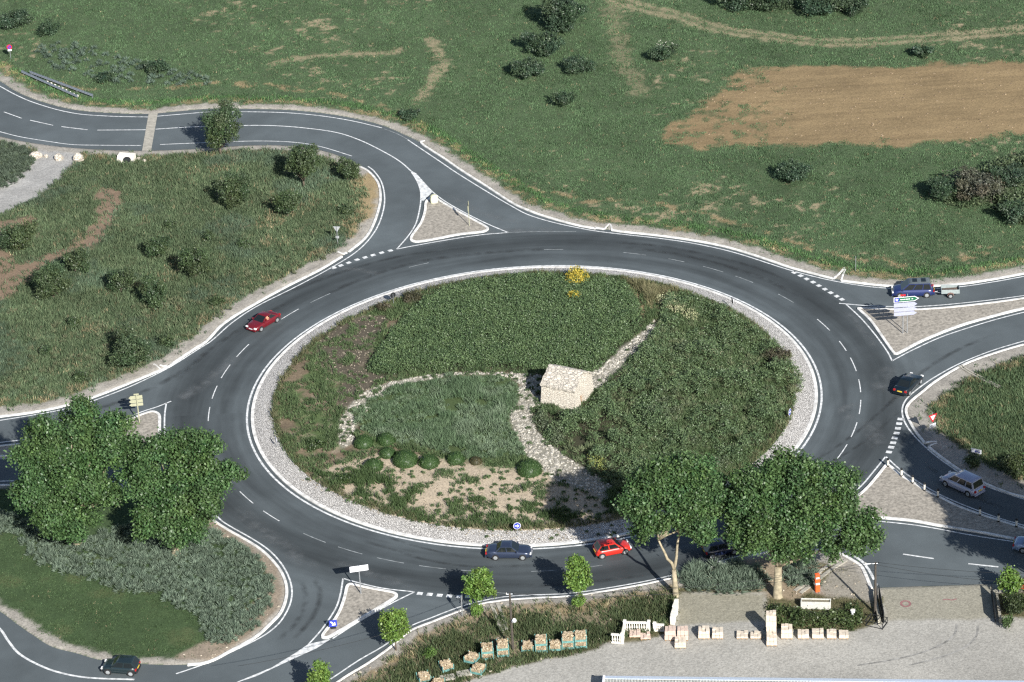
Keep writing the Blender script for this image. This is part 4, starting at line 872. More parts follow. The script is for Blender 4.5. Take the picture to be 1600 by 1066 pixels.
# young light-green trees along the kerb
LIA, LIB = (.075, .145, .03), (.165, .265, .06)
def young(base, spec, label, fork=1.4):
    g = G(*base); lobes = []
    for (a, b, c, r, _, rz) in [px_lobe(base, *s) for s in spec]:
        lobes.append((a, b, c, r*.6, r*.6, rz*.6))
        for d in sphere_pts(5): q = r*rng.uniform(.22, .4); lobes.append((a+d[0]*r*.72, b+d[1]*r*.72, c+d[2]*rz*.8, q, q, q*1.2))
    return tree('young_tree', g, lobes, (0, 0, fork), label, 'tree', .22, 7., LIA, LIB, M_BARKD, .07, 'young trees along the south kerb', 8, .16)
y1 = young((746, 952), [(738, 910, 0, .95), (757, 912, 0, 1.0), (747, 926, -.2, .95), (735, 922, 0, .7), (742, 899, .1, .65), (760, 899, .1, .6), (766, 922, 0, .65)], 'light green young tree beside the split signpost at the kerb')
y2 = young((904, 946), [(900, 892, 0, 1.05), (897, 880, .1, .75), (912, 900, -.1, .9), (893, 905, 0, .8), (905, 913, -.2, .8), (897, 873, .1, .4), (909, 882, 0, .55), (915, 908, 0, .5)], 'light green young tree leaning over the road below the red car')
y3 = young((619, 1018), [(615, 975, 0, 1.15), (603, 985, 0, .8), (628, 985, 0, .8), (610, 963, .1, .8), (622, 965, .1, .75), (616, 993, -.2, .95), (627, 972, 0, .6), (603, 972, 0, .6)], 'light green young tree beside the southern exit lane, fullest crown of its row')
y4 = young((500, 1098), [(498, 1052, 0, .95), (490, 1062, 0, .8), (508, 1058, 0, .75), (499, 1042, 0, .55), (500, 1072, -.2, .9)], 'light green young tree cut by the bottom edge of the view')
y5 = young((1580, 930), [(1578, 905, 0, .95), (1587, 912, 0, .75), (1571, 910, 0, .7), (1580, 896, .1, .6), (1578, 920, -.2, .7)], 'light green young tree behind the right gate of the yard', 1.0)
def shrub(name, base, px, py, r, rz, label, ca, cb, leaf=.16, per=11., cat='shrub', group=None, trunk=None, n=5, nper=8, rad=.13, depth=0.):
    """rounded bush of several lobes; trunk -> a small tree"""
    g = G(*base); L0 = px_lobe(base, px, py, depth, r, rz); lobes = [(L0[0], L0[1], L0[2], r*.75, r*.75, rz*.8)]
    rs_ = np.random.default_rng(int(px*7+py))
    lobes = [(L0[0]+rs_.uniform(-.15, .15)*r, L0[1], L0[2], r*.74, r*.74, rz*.78)]
    for i in range(n+4):
        a = i*2*math.pi/(n+4)*1.9+rs_.uniform(-.5, .5); rr_ = r*rs_.uniform(.2, .46); q = r*rs_.uniform(.45, .82)
        lobes.append((L0[0]+math.cos(a)*q, L0[1]+math.sin(a)*q, max(rr_*.7, L0[2]+rs_.uniform(-.55, .75)*rz*(1.25-q/r*.6)), rr_, rr_, rr_*rs_.uniform(.7, 1.25)*min(1, rz/r*1.2)))
    if trunk:
        return tree(name, g, lobes, (0, 0, trunk), label, cat, leaf, per, ca, cb, M_BARKD, .04+.035*r, group, nper, rad)
    V, F, C = crown(lobes, leaf, per, ca, cb, nper, rad); o = npmesh(name, V, F, C, M_LEAF, None, 4); o.location = (g[0], g[1], LEVEL-.1)
    return tag(o, label, cat, group)
# shoots at the foot of the young trees
shrub('shrub', (744, 966), 744, 953, .55, .6, 'light green shoots at the foot of the young tree by the signpost', LIA, LIB, .17, 14, n=4)
shrub('shrub', (904, 950), 904, 939, .5, .55, 'light green shoots at the foot of the young tree below the red car', LIA, LIB, .17, 14, n=4)
shrub('shrub', (672, 1028), 672, 1021, .55, .55, 'small bright green bush in the scrub left of the stone crates', (.07, .13, .03), (.12, .19, .05), .15, 12, n=4)
shrub('shrub', (1585, 965), 1587, 943, 1.4, 1.3, 'dark bush behind the right gate leaf at the yard', (.03, .05, .02), (.06, .085, .035))
shrub('shrub', (1575, 985), 1574, 972, .45, .6, 'small weed bush at the right of the yard entrance', (.05, .085, .03), (.085, .13, .05), n=3)
# west meadow
DA, DB = (.034, .060, .028), (.090, .130, .060)
DA2, DB2 = (.05, .075, .028), (.10, .135, .05)
WG = 'bushes in the western meadow'
for a in [
 ('pine_tree', (345, 243), 348, 197, 2.25, 2.6, 'tall bushy tree at the edge of the top-left road, shadow across it', .9),
 ('meadow_tree', (475, 292), 476, 252, 2.05, 2.2, 'round dark tree at the top of the western meadow beside the bend', .7),
 ('meadow_tree', (450, 340), 447, 316, 1.5, 1.4, 'round bushy tree just below the top dark tree of the meadow', .6),
 ('meadow_tree', (543, 283), 543, 265, 1.25, 1.1, 'small round tree close to the kerb at the bend', .5),
 ('meadow_tree', (362, 326), 366, 301, 1.8, 1.7, 'broad dark bush-tree alone in the upper meadow, left of the kerb bend', .4),
 ('meadow_tree', (30, 394), 27, 372, 1.75, 1.6, 'dark round tree at the left edge between two bare soil patches', .5),
 ('meadow_tree', (84, 468), 82, 442, 1.8, 1.6, 'dark dense round tree below the red soil track', .4),
 ('meadow_tree', (118, 427), 121, 405, 1.3, 1.2, 'small tree with a pale stem on the edge of the red soil', .8),
 ('meadow_tree', (249, 405), 247, 384, 1.2, 1.1, 'small loose tree on a thin white stem in the middle of the meadow', .9),
 ('meadow_tree', (306, 435), 302, 409, 1.6, 1.5, 'dense round tree right of the white-stemmed one', .5),
 ('meadow_tree', (190, 458), 190, 438, 1.3, 1.2, 'left one of two touching dark trees in the lower meadow', .5),
 ('meadow_tree', (243, 482), 240, 459, 1.5, 1.5, 'right one of two touching dark trees in the lower meadow', .7),
 ('meadow_tree', (204, 572), 204, 545, 1.9, 1.8, 'dark fresh-green tree near the kerb at the bottom of the meadow', .4)]:
    shrub(a[0], a[1], a[2], a[3], a[4]*1.22, a[5]*1.22, a[6], DA, DB, .17, 10, 'tree', WG, a[7], 6)
for base, px, py, r, rz, lb in [
 ((381, 388), 381, 381, .75, .6, 'small dark shrub in the meadow level with the small white sign'),
 ((325, 378), 325, 370, .7, .6, 'small dark shrub in the middle of the meadow above the dense round tree'),
 ((268, 358), 267, 353, .8, .5, 'low grey shrub above the white-stemmed tree'),
 ((260, 543), 260, 533, .9, .8, 'small dark shrub beside the kerb right of the fresh-green tree'),
 ((340, 478), 338, 471, .8, .6, 'low dark shrub above the dark red car near the kerb'),
 ((130, 598), 128, 590, .9, .7, 'low dark shrub beside the western road verge'),
 ((70, 556), 70, 548, .8, .6, 'low dark shrub near the left edge above the western road'),
 ((117, 512), 116, 504, .8, .6, 'low dark shrub below the dense tree of the lower meadow'),
 ((540, 336), 543, 328, .9, .7, 'dark shrub against the straw-coloured verge inside the bend')]:
    shrub('shrub', base, px, py, r, rz, lb, DA, DB, .16, 9, group=WG)
# north field
NA, NB = (.030, .056, .034), (.070, .110, .060)
shrub('cypress_bush', (878, 46), 880, 16, 3.0, 2.8, 'largest dark conifer at the top edge of the field', NA, NB, .2, 9, 'tree', 'bushes in the northern field', .6, 7)
for base, px, py, r, rz, lb in [
 ((850, 84), 849, 64, 3.0, 1.3, 'broad dark bush just below the largest conifer'),
 ((822, 121), 821, 106, 2.2, .95, 'dark spiky bush lowest left in the conifer group'),
 ((905, 113), 904, 103, 2.3, .7, 'low flat dark bush right of the spiky one'),
 ((882, 165), 882, 154, 1.8, .75, 'dark mottled bush alone under the conifer group'),
 ((1038, 95), 1036, 82, 1.8, 1.1, 'dark bush with white blossoms beside the footpath scar'),
 ((1240, 284), 1241, 268, 2.1, 1.1, 'dark bush alone below the bare tan field'),
 ((1441, 90), 1441, 80, 1.5, .8, 'small dark bush between the track and the bare tan field'),
 ((1480, 312), 1478, 292, 2.6, 1.1, 'dark bush at the left of the overgrown mound'),
 ((1530, 318), 1530, 290, 3.4, 1.4, 'big grey-brown bush on the overgrown mound'),
 ((1578, 300), 1580, 275, 2.6, 1.4, 'dark bush at the right edge of the overgrown mound'),
 ((1588, 350), 1590, 330, 2.0, 1.1, 'low bush at the right edge below the mound'),
 ((1150, 12), 1148, -2, 2.6, 1.4, 'dark bush at the top edge, left of a row'),
 ((1205, 16), 1205, 0, 3.0, 1.6, 'dark bush at the top edge, middle of a row'),
 ((1290, 20), 1285, 2, 3.4, 1.8, 'dark bush at the top edge, larger right end of a row'),
 ((1338, 24), 1336, 10, 1.8, 1.2, 'small dark bush at the top edge just past the row'),
 ((75, 56), 75, 46, 1.6, .9, 'small dark bush near the top left corner'),
 ((22, 44), 20, 30, 2.4, 1.2, 'dark bush in the top left corner'),
 ((245, 112), 244, 104, 1.8, .7, 'low dark bush above the guard rail verge'),
 ((165, 128), 165, 120, 1.2, .6, 'low green bush behind the guard rails'),
 ((640, 186), 640, 178, 1.3, .45, 'low dark shrub beside the verge above the bend')]:
    grey = 'grey' in lb
    shrub('shrub', base, px, py, r, rz, lb, (.07, .07, .05) if grey else NA, (.13, .13, .09) if grey else NB, .19, 7, group='bushes in the northern field', n=7)
x = G(1036, 82); P = np.stack([x[0]+rng.normal(0, .8, 40), x[1]+rng.normal(-.9, .6, 40), rng.uniform(.8, 1.9, 40)], 1)
tag(npmesh('white_flowers', *cluster_leaves(P, np.tile([0, -.4, 1.], (40, 1)), .13, 3, np.array((.5, .5, .42)), .1), M_LEAF, None, 4), kind='stuff')
shrub('shrub', (1590, 740), 1592, 725, 1.8, 1.2, 'shaded bush at the right edge above the silver van', (.03, .05, .02), (.07, .10, .04))
shrub('shrub', (1500, 730), 1520, 722, .8, .6, 'low bush at the verge near the white panel', (.05, .075, .03), (.09, .12, .05), n=4)
# round clipped bushes on the island
TA, TB = (.038, .078, .024), (.075, .132, .042)
def ball(px, py, r, label, ca=TA, cb=TB, h=.8):
    g = G(px, py+r*8, .75); n = int(300*r*r); d = sphere_pts(n); d[:, 2] = np.abs(d[:, 2])
    P = d*[r, r, r*h*1.15]*(1+rng.normal(0, .015, (n, 1))); V, F, C = cluster_leaves(P, d, .08, 9, lerp(ca, cb, rng.random(n)), .045, .18, 1.3)
    nu, nv = 20, 9; bv = np.array([(.94*r*math.cos(a_)*math.cos(b_), .94*r*math.sin(a_)*math.cos(b_), .94*r*h*1.15*math.sin(b_)) for b_ in np.linspace(-.2, math.pi/2-.02, nv) for a_ in np.linspace(0, 2*math.pi, nu, endpoint=False)])
    bf = np.array([(j*nu+i, j*nu+(i+1) % nu, (j+1)*nu+(i+1) % nu, (j+1)*nu+i) for j in range(nv-1) for i in range(nu)])
    V, F, C = join([(V, F, C), (bv, bf, np.tile(np.asarray(ca)*.9, (len(bv), 1)))])
    o = npmesh('round_bush', V, F, C, M_LEAF, None, 4); o.location = (g[0], g[1], float(hI(np.hypot(*g)))+.02)
    return tag(o, label, 'bush', 'clipped round bushes on the island')
for a in [(569, 686, 1.05, 'clipped round bush at the left end of the row, casting a shadow on white stones'), (604, 684, .95, 'clipped round bush second from left, behind another'), (606, 704, .85, 'clipped round bush tucked in front of the second one'), (584, 721, 1.0, 'clipped round bush standing forward on the sand at the left'), (634, 712, 1.3, 'widest clipped round bush in the middle of the row'), (671, 718, 1.05, 'clipped round bush right of the widest one'), (713, 714, .95, 'clipped round bush beside a pale stone, second from the row end'), (828, 728, 1.3, 'large clipped round bush alone beside the stone path')]:
    ball(*a)
ball(744, 720, .62, 'small reddish round bush ending the row', (.06, .06, .03), (.10, .085, .04))
for px, py, r in [(540, 752, .7), (492, 698, .9), (1062, 690, 1.0)]:
    pass
def broom(px, py, r, label):
    g = G(px, py, .8); z0 = float(hI(np.hypot(*g)))+.35; n = int(230*r*r); d = sphere_pts(n); d[:, 2] = np.abs(d[:, 2]); P = d*r*rng.uniform(.6, 1.05, (n, 1))*[1, 1, 1.1]
    yl = rng.random(n) < .72; col = np.where(yl[:, None], np.array((.52, .42, .07)), np.array((.08, .12, .03)))
    V, F, C = cluster_leaves(P, d+[0, 0, .3], .15, 7, col, .09, .25); o = npmesh('broom_bush', V, F, C, M_LEAF, None, 4); o.location = (g[0], g[1], z0)
    return tag(o, label, 'bush', 'yellow broom on the island')
broom(902, 438, 1.35, 'larger yellow flowering broom bush at the top of the island'); broom(898, 468, .75, 'smaller yellow flowering broom bush below the larger one')
for px, py, r, rz, lb in [(1060, 692, 1.1, .9, 'dark green shrub in the right planting near the plane tree'), (737, 545, .9, .6, 'dark shrub standing out of the big hedge'), (1215, 560, 1.5, .8, 'dark reddish shrub overhanging the cobbles on the right'), (540, 752, .8, .6, 'dark tuft bush on the sand at the left'), (492, 698, 1.1, .5, 'low dark bush near the left cobbles'), (645, 470, 1.2, .7, 'brownish shrub at the left end of the top hedge'), (600, 485, .9, .5, 'low brown-green shrub beside the dark-backed sign')]:
    shrub('shrub', (px, py+6), px, py-4, r, rz, lb, (.05, .05, .03) if 'red' in lb or 'brown' in lb else (.03, .055, .02), (.10, .095, .06) if 'red' in lb or 'brown' in lb else (.065, .10, .035), .15, 10, group='shrubs on the island', n=5)

# ---------------------------------------------------------------- stone hut on the island
def heading(a, b):
    d = b-a; return math.atan2(d[1], d[0])
hz = .85
c_l = G(844, 634, hz); c_f = G(900, 646, hz); c_r = G(925, 615, hz)
ux = c_f-c_l; W_ = np.linalg.norm(ux); rzh = math.atan2(ux[1], ux[0]); D_ = np.linalg.norm(c_r-c_f)
hut = thing('stone_hut', (c_l[0], c_l[1], hz-.35), rzh, 'small dry stone hut with a rough stone roof in the middle of the island', 'hut')
D_ = max(D_, 4.0); HW, HR, B_ = 2.95, 4.2, .2
def hut_walls():
    mb = MB(); n = 10
    # long front and back walls, battered; gable ends with a ridge along x
    P = lambda x, y, z: (x, y, z)
    bl, br_, fr, fl_ = (0, D_), (W_, D_), (W_, 0), (0, 0)
    vs = [(0, 0, 0), (W_, 0, 0), (W_, D_, 0), (0, D_, 0), (B_, B_, HW), (W_-B_, B_, HW), (W_-B_, D_-B_, HW), (B_, D_-B_, HW), (B_+.1, D_/2, HR-.12), (W_-B_-.1, D_/2, HR-.12)]
    # gable on the right has a door opening
    y0, y1, zd = D_*.30, D_*.50, 1.7; xg = lambda z: W_-B_*z/HW
    vs += [(W_, y0, 0), (W_, y1, 0), (xg(zd), y0, zd), (xg(zd), y1, zd)]
    vs += [(W_-.6, y0, 0), (W_-.6, y1, 0), (xg(zd)-.6, y0, zd), (xg(zd)-.6, y1, zd)]
    fs = [(0, 1, 5, 4), (2, 3, 7, 6), (3, 0, 4, 8, 7), (1, 10, 12, 9, 5), (11, 2, 6, 9, 12, 13), (10, 14, 16, 12), (13, 17, 15, 11), (12, 16, 17, 13), (14, 15, 17, 16)]
    mb.add(vs, fs); return mb
hw_ = hut_walls().build('wall', M_HUTW, hut)
rf = MB(); nxs, nys = 14, 8; vs = []; fs = []
for i in range(nxs+1):
    for j in range(2*nys+1):
        u = i/nxs; v = j/(2*nys); x = B_-.12+(W_-2*B_+.24)*u; y = B_-.15+(D_-2*B_+.3)*v
        zz = HW-.02+(HR-HW)*(1-abs(2*v-1)**1.15)+random.uniform(-.05, .05)
        vs.append((x+random.uniform(-.04, .04), y+random.uniform(-.04, .04), zz))
k_ = 2*nys+1
for i in range(nxs):
    for j in range(2*nys): fs.append((i*k_+j, (i+1)*k_+j, (i+1)*k_+j+1, i*k_+j+1))
n_v = len(vs); vs += [(a, b, c-.2) for a, b, c in vs]
fs += [tuple(n_v+q for q in reversed(f)) for f in fs[:]]
rim = [i*k_ for i in range(nxs+1)]+[nxs*k_+j for j in range(1, k_)]+[i*k_+k_-1 for i in reversed(range(nxs))]+[j for j in reversed(range(1, k_-1))]
for a_, b_ in zip(rim, rim[1:]+rim[:1]): fs.append((a_, a_+n_v, b_+n_v, b_))
rf.add(vs, fs); rf.build('roof', M_HUTR, hut)
mb = MB(); mb.box(W_-.52, W_-.45, D_*.30+.02, D_*.52-.02, .0, 1.66); mb.build('door', mat('brown_door', (.28, .16, .08), .8), hut)

# ---------------------------------------------------------------- cars
def paint(name, col, metal=.0): return mat(name, col, .28, metal, var=.04, scale=2., spec=.5, coat=.6)
def car(label, front, rear, near, col, P, plate_front=M_WHITE, open_window=False, sunroofs=0, group=None, cat='car', roof_mat=None, z=0.0):
    """front/rear: photo points where the visible front and rear wheels touch the road; near: which side they are on"""
    gf, gr = G(*front, z), G(*rear, z); d = gf-gr; wb = P.get('wb', np.linalg.norm(d)); d = d/np.linalg.norm(d)
    n = np.array([-d[1], d[0]]); W = P['W']; sgn = 1 if near == 'left' else -1
    c = (gf+gr)/2-n*sgn*(W/2-.12)
    root = thing('car', (c[0], c[1], z), math.atan2(d[1], d[0]), label, cat, group)
    fo, ro = P['fo'], P['ro']; x0, x1 = -wb/2-ro, wb/2+fo; L = x1-x0
    body = paint('paint_'+'_'.join('%d' % (v*255) for v in col), col, P.get('metal', 0))
    zb, zs = .2, P['belt']
    xs_ = np.linspace(x0, x1, 26); xw0, xw1 = P['wsb'], P['rwb']     # windscreen base, rear window base (x from centre)
    def top(x):
        return float(np.interp(x, [x0, x0+.12, x0+.35, xw1-.05, xw1+.1, xw0-.1, xw0+.05, x1-.45, x1-.12, x1], [.62, P['deck']-.12, P['deck'], P['deck']+.02, zs, zs, zs-.02, P['nose']+.03, P['nose']-.1, .52]))
    def hw(x):
        e = min(x-x0, x1-x); return W/2*(.80+.2*float(sstep(0, .55, np.array(e)))) 
    mb = MB(); k = 12; vs = []
    for x in xs_:
        h = hw(x); t = top(x); e = min(x-x0, x1-x); b = zb+.12*float(sstep(.4, 0, np.array(e)))
        zm = min(.55, t-.08)
        ring = [(-h*.9, b), (-h, b+.12), (-h, zm), (-h*.955, t-.05), (-h*.86, t), (-h*.4, t+.012), (h*.4, t+.012), (h*.86, t), (h*.955, t-.05), (h, zm), (h, b+.12), (h*.9, b)]
        vs += [(x, y, z_) for y, z_ in ring]
    fs = []
    for i in range(len(xs_)-1):
        for j in range(k): fs.append((i*k+j, (i+1)*k+j, (i+1)*k+(j+1) % k, i*k+(j+1) % k))
    fs += [tuple(range(k)), tuple((len(xs_)-1)*k+j for j in reversed(range(k)))]
    mb.add(vs, fs); bo = mb.build('body', body, root, True)
    # cabin: hollow frame with glazed openings
    wb_, wt = W/2*.91, W/2*P.get('tumble', .76); zr = P['H']; xr0, xr1 = P['rf'], P['rr']
    zc = zs-.02
    A = {'lb': [(xw1, wb_, zc), (xw0, wb_, zc), (xr0, wt, zr), (xr1, wt, zr)]}
    A['rb'] = [(p[0], -p[1], p[2]) for p in A['lb']]
    Lq = A['lb']; Rq = A['rb']
    frame, glass, gside = MB(), MB(), {}
    def panel(q, us, vs_, holes, gname, skip=()):
        a, b, c_, d_ = [np.array(t) for t in q]
        pt = lambda u, v: (a*(1-u)+b*u)*(1-v)+(d_*(1-u)+c_*u)*v
        for i in range(len(us)-1):
            for j in range(len(vs_)-1):
                f = [pt(us[i], vs_[j]), pt(us[i+1], vs_[j]), pt(us[i+1], vs_[j+1]), pt(us[i], vs_[j+1])]
                if (i, j) in holes:
                    if (i, j) not in skip: gside.setdefault(gname+str(i), MB()).add(f, [(0, 1, 2, 3)])
                else: frame.add(f, [(0, 1, 2, 3)])
    su = P.get('su', [0, .07, .47, .52, .92, 1]); sh = {(i, 1) for i in range(1, len(su)-1, 2)}
    panel(Lq, su, [0, .06, .88, 1], sh, 'l', {(3, 1)} if open_window else ())
    panel(Rq, su, [0, .06, .88, 1], sh, 'r')
    panel([Rq[1], Lq[1], Lq[2], Rq[2]], [0, .05, .95, 1], [0, .04, .93, 1], {(1, 1)}, 'f')
    panel([Lq[0], Rq[0], Rq[3], Lq[3]], [0, .07, .93, 1], [0, .1, .9, 1], {(1, 1)}, 'b')
    frame.build('window_frame', body, root)
    for g_ in gside.values(): g_.build('window', M_GLASS, root)
    r = MB(); nr = 6; vs = []
    for i in range(nr+1):
        u = i/nr; x = xr1*(1-u)+xr0*u; cr = .045*(1-(2*u-1)**2)
        vs += [(x, wt, zr), (x, wt*.6, zr+.03+cr*.5), (x, 0, zr+.04+cr), (x, -wt*.6, zr+.03+cr*.5), (x, -wt, zr)]
    r.add(vs, [(i*5+j, i*5+j+1, i*5+j+6, i*5+j+5) for i in range(nr) for j in range(4)]+[(0, 1, 2, 3, 4), tuple(nr*5+j for j in (4, 3, 2, 1, 0))])
    ro_ = r.build('roof', roof_mat or body, root, True)
    for i in range(sunroofs):
        xx = xr0-.35-i*.95; s_ = MB(); s_.box(xx-.55, xx-.05, -wt*.55, wt*.55, zr+.085, zr+.10); s_.build('sunroof', M_GLASS, ro_)
    # wheels
    wr = P.get('wr', .30)
    for sx in (wb/2, -wb/2):
        for sy in (1, -1):
            t = MB(); yo = sy*(W/2+.012); yi = sy*(W/2-.19)
            t.tube([(sx, yi, wr), (sx, yi+sy*.03, wr), (sx, yo-sy*.03, wr), (sx, yo, wr)], [wr*.9, wr, wr, wr*.9], 20)
            w_ = t.build('wheel', M_DARK, root, False)
            q = MB(); q.tube([(sx, yo-sy*.02, wr), (sx, yo+sy*.012, wr), (sx, yo+sy*.02, wr)], [wr*.66, wr*.66, wr*.3], 18); q.build('rim', M_RIM, w_)
            a_ = MB(); a_.tube([(sx, sy*(W/2-.1), wr+.02), (sx, sy*(W/2+.004), wr+.02)], wr*1.16, 22); a_.build('wheel_arch', M_DARK, bo)
    zl = P['nose']-.12
    for sy in (1, -1):
        q = MB(); q.box(x1-.16, x1-.01, sy*W*.36-.16, sy*W*.36+.16, zl-.09, zl+.05, taper=.02); q.build('headlight', M_LAMP, bo)
        q = MB(); q.box(x0+.0, x0+.14, sy*W*.37-.13, sy*W*.37+.13, P['deck']-.32, P['deck']-.12, taper=.02); q.build('tail_light', M_TAIL, bo)
        q = MB(); q.box(xw0-.28, xw0-.12, sy*(W/2*.93), sy*(W/2*.93)+sy*.2, zs+.01, zs+.15, taper=.02); q.build('wing_mirror', body, bo)
    q = MB(); q.box(x1-.02, x1+.015, -.26, .26, .42, .53); q.build('number_plate', plate_front, bo)
    q = MB(); q.box(x0-.02, x0+.02, -.26, .26, P['deck']-.34, P['deck']-.22); q.build('number_plate', M_AMBER, bo)
    for xa, xb in ((x1-.1, x1+.03), (x0-.03, x0+.1)):
        q = MB(); q.box(xa, xb, -W*.42, W*.42, .25, .42); q.build('bumper', M_DARK if P.get('darkbump') else body, bo, bevel=.02)
    return root, c, d, n
SEDAN = dict(W=1.72, H=1.40, belt=.90, deck=.96, nose=.80, fo=.85, ro=.98, wsb=.95, rwb=-1.35, rf=.22, rr=-.80, tumble=.72)
COUPE = dict(W=1.70, H=1.33, belt=.88, deck=.92, nose=.74, fo=.82, ro=.70, wsb=.95, rwb=-1.45, rf=.15, rr=-.62, tumble=.7)
HATCH = dict(W=1.60, H=1.38, belt=.88, deck=.90, nose=.78, fo=.68, ro=.55, wsb=.85, rwb=-1.62, rf=.25, rr=-1.22, tumble=.76, darkbump=True)
MPV = dict(W=1.82, H=1.70, belt=.98, deck=1.0, nose=.86, fo=.85, ro=.85, wsb=1.35, rwb=-2.1, rf=.45, rr=-1.85, tumble=.80, wr=.32, su=[0, .05, .30, .33, .62, .65, .94, 1])
r1, c1, d1, n1_ = car('dark red car with an open driver window on the left side of the ring', (407.6, 518), (432.5, 503.5), 'left', (.13, .008, .014), COUPE, open_window=True)
car('blue-grey saloon driving past the blue arrow sign', (817, 875), (774.5, 875), 'right', (.036, .05, .09), dict(SEDAN, metal=.4))
car('bright red hatchback half in the shade of the plane tree', (977, 866), (941, 873), 'right', (.55, .025, .015), HATCH)
car('dark blue car almost hidden under the plane trees', (1147, 866), (1112, 873), 'right', (.012, .018, .05), HATCH)
car('blue people carrier with two roof windows towing a trailer', (1406, 466), (1448, 465), 'left', (.018, .032, .12), dict(MPV, metal=.2), sunroofs=2, roof_mat=mat('grey_roof_paint', (.11, .13, .14), .35))
car('black car seen from behind leaving by the upper right exit', (1437.5, 600), (1420, 618), 'right', (.006, .012, .018), COUPE)
car('silver van-like car waiting in the tree shade on the eastern entry', (1478, 760), (1513, 776), 'left', (.36, .38, .50), dict(MPV, metal=.3))
car('dark green hatchback parked on the lay-by at the bottom left', (169.5, 1054), (205, 1056.5), 'left', (.012, .022, .026), dict(HATCH, W=1.65))
car('pale blue car entering the view at the right edge', (1640, 868), (1598, 864), 'right', (.25, .33, .5), dict(SEDAN, metal=.3))
car('red car behind the young tree at the right edge of the yard', (1606, 926), (1648, 928), 'left', (.5, .02, .03), HATCH)
# driver of the dark red car, arm on the sill (one skinned body)
def skin_body(name, joints, bones, loc, rz, label, mats_):
    me = bpy.data.meshes.new(name); me.from_pydata([j[:3] for j in joints], bones, []); o = bpy.data.objects.new(name, me); COL.objects.link(o)
    o.location = loc; o.rotation_euler = (0, 0, rz); md = o.modifiers.new('skin', 'SKIN'); sd_ = o.modifiers.new('sub', 'SUBSURF'); sd_.levels = 1; sd_.render_levels = 2
    for i, j in enumerate(joints): me.skin_vertices[0].data[i].radius = (j[3], j[3])
    me.skin_vertices[0].data[0].use_root = True; me.materials.append(mats_); return tag(o, label, 'person')
M_SKIN = mat('skin', (.62, .33, .21), .55, var=.06)
skin_body('person', [(-.15, .38, .62, .15), (-.2, .38, .82, .17), (-.22, .38, 1.02, .15), (-.2, .38, 1.12, .055), (-.18, .38, 1.2, .095), (-.16, .38, 1.27, .08), (-.2, .58, 1.03, .055), (-.12, .74, .96, .045), (.1, .80, .985, .036), (.2, .78, .99, .026), (.26, .77, .985, .012), (.27, .74, .985, .010), (.26, .80, .98, .011), (-.14, .2, 1.0, .055), (.1, .15, .85, .042), (.3, .25, .95, .034), (.38, .3, .98, .02)],
          [(0, 1), (1, 2), (2, 3), (3, 4), (4, 5), (2, 6), (6, 7), (7, 8), (8, 9), (9, 10), (9, 11), (9, 12), (2, 13), (13, 14), (14, 15), (15, 16)], (c1[0], c1[1], 0), math.atan2(d1[1], d1[0]), 'driver of the dark red car resting a bare arm on the open window', M_SKIN)
# trailer behind the people carrier
gt = G(1485, 465); gm_ = G(1448, 465); gv = G(1406, 466); d = (gv-gm_)/np.linalg.norm(gv-gm_); n = np.array([-d[1], d[0]]); c = gt-n*.55
tr = thing('trailer', (c[0], c[1], 0), math.atan2(d[1], d[0]), 'small grey open box trailer hitched behind the blue people carrier', 'trailer')
mb = MB(); mb.box(-1.0, 1.0, -.62, .62, .5, .56)
for y0, y1 in ((-.62, -.58), (.58, .62)): mb.box(-1.0, 1.0, y0, y1, .56, .98)
for x0, x1 in ((-1.0, -.96), (.96, 1.0)): mb.box(x0, x1, -.58, .58, .56, .98)
tb = mb.build('box', mat('grey_trailer_paint', (.33, .38, .38), .5, .2), tr)
mb = MB(); mb.box(-.9, .9, -.5, .5, .57, .72, taper=.1, jit=.05); mb.build('load', mat('rusty_load', (.12, .09, .07), .9, var=.4), tb)
mb = MB(); mb.tube([(.95, .3, .48), (1.75, 0, .45)], .03); mb.tube([(.95, -.3, .48), (1.75, 0, .45)], .03); mb.tube([(1.7, 0, .45), (2.0, 0, .48)], .035); mb.build('drawbar', M_GALV, tr)
for sy in (1, -1):
    mb = MB(); mb.tube([(0, sy*.66, .29), (0, sy*.84, .29)], .29, 18); wq = mb.build('wheel', M_DARK, tr)
    mb = MB(); mb.tube([(0, sy*.84, .29), (0, sy*.855, .29)], .17, 16); mb.build('rim', M_RIM, wq)
    mb = MB(); mb.prism([(-.38, .36), (-.28, .6), (0, .68), (.28, .6), (.38, .36), (.34, .36), (.25, .56), (0, .64), (-.25, .56), (-.34, .36)], sy*.65, sy*.87, axis='y'); mb.build('mudguard', mat('rust_mudguard', (.2, .12, .1), .7), tr)

# ---------------------------------------------------------------- signs and posts
def sign(base, rz, label, z=.11, cat='road sign', name='road_sign', group=None):
    g = G(*base, z); return thing(name, (g[0], g[1], z), rz, label, cat, group), g
def post(root, h, r=.045, m=M_GALV, x=0, y=0, lean=0):
    mb = MB(); mb.tube([(x, y, -.15), (x, y, h)], r, 10); return mb.build('post', m, root)
def arrowpoly(L, hgt, tip): return [(-L/2, -hgt/2), (L/2-tip, -hgt/2), (L/2, 0), (L/2-tip, hgt/2), (-L/2, hgt/2)]
def plate(root, name, poly, zc, y0, y1, m, parent=None, xo=0):
    mb = MB(); mb.prism([(a+xo, b+zc) for a, b in poly], y0, y1, axis='y'); return mb.build(name, m, parent or root)
def disc(r, n=28): return [(r*math.cos(2*math.pi*i/n), r*math.sin(2*math.pi*i/n)) for i in range(n)]
def rectp(w_, h_): return [(-w_/2, -h_/2), (w_/2, -h_/2), (w_/2, h_/2), (-w_/2, h_/2)]
ARW = [(-.62, -.13), (.1, -.13), (.0, -.42), (.18, -.42), (.62, 0), (.18, .42), (.0, .42), (.1, .13), (-.62, .13)]
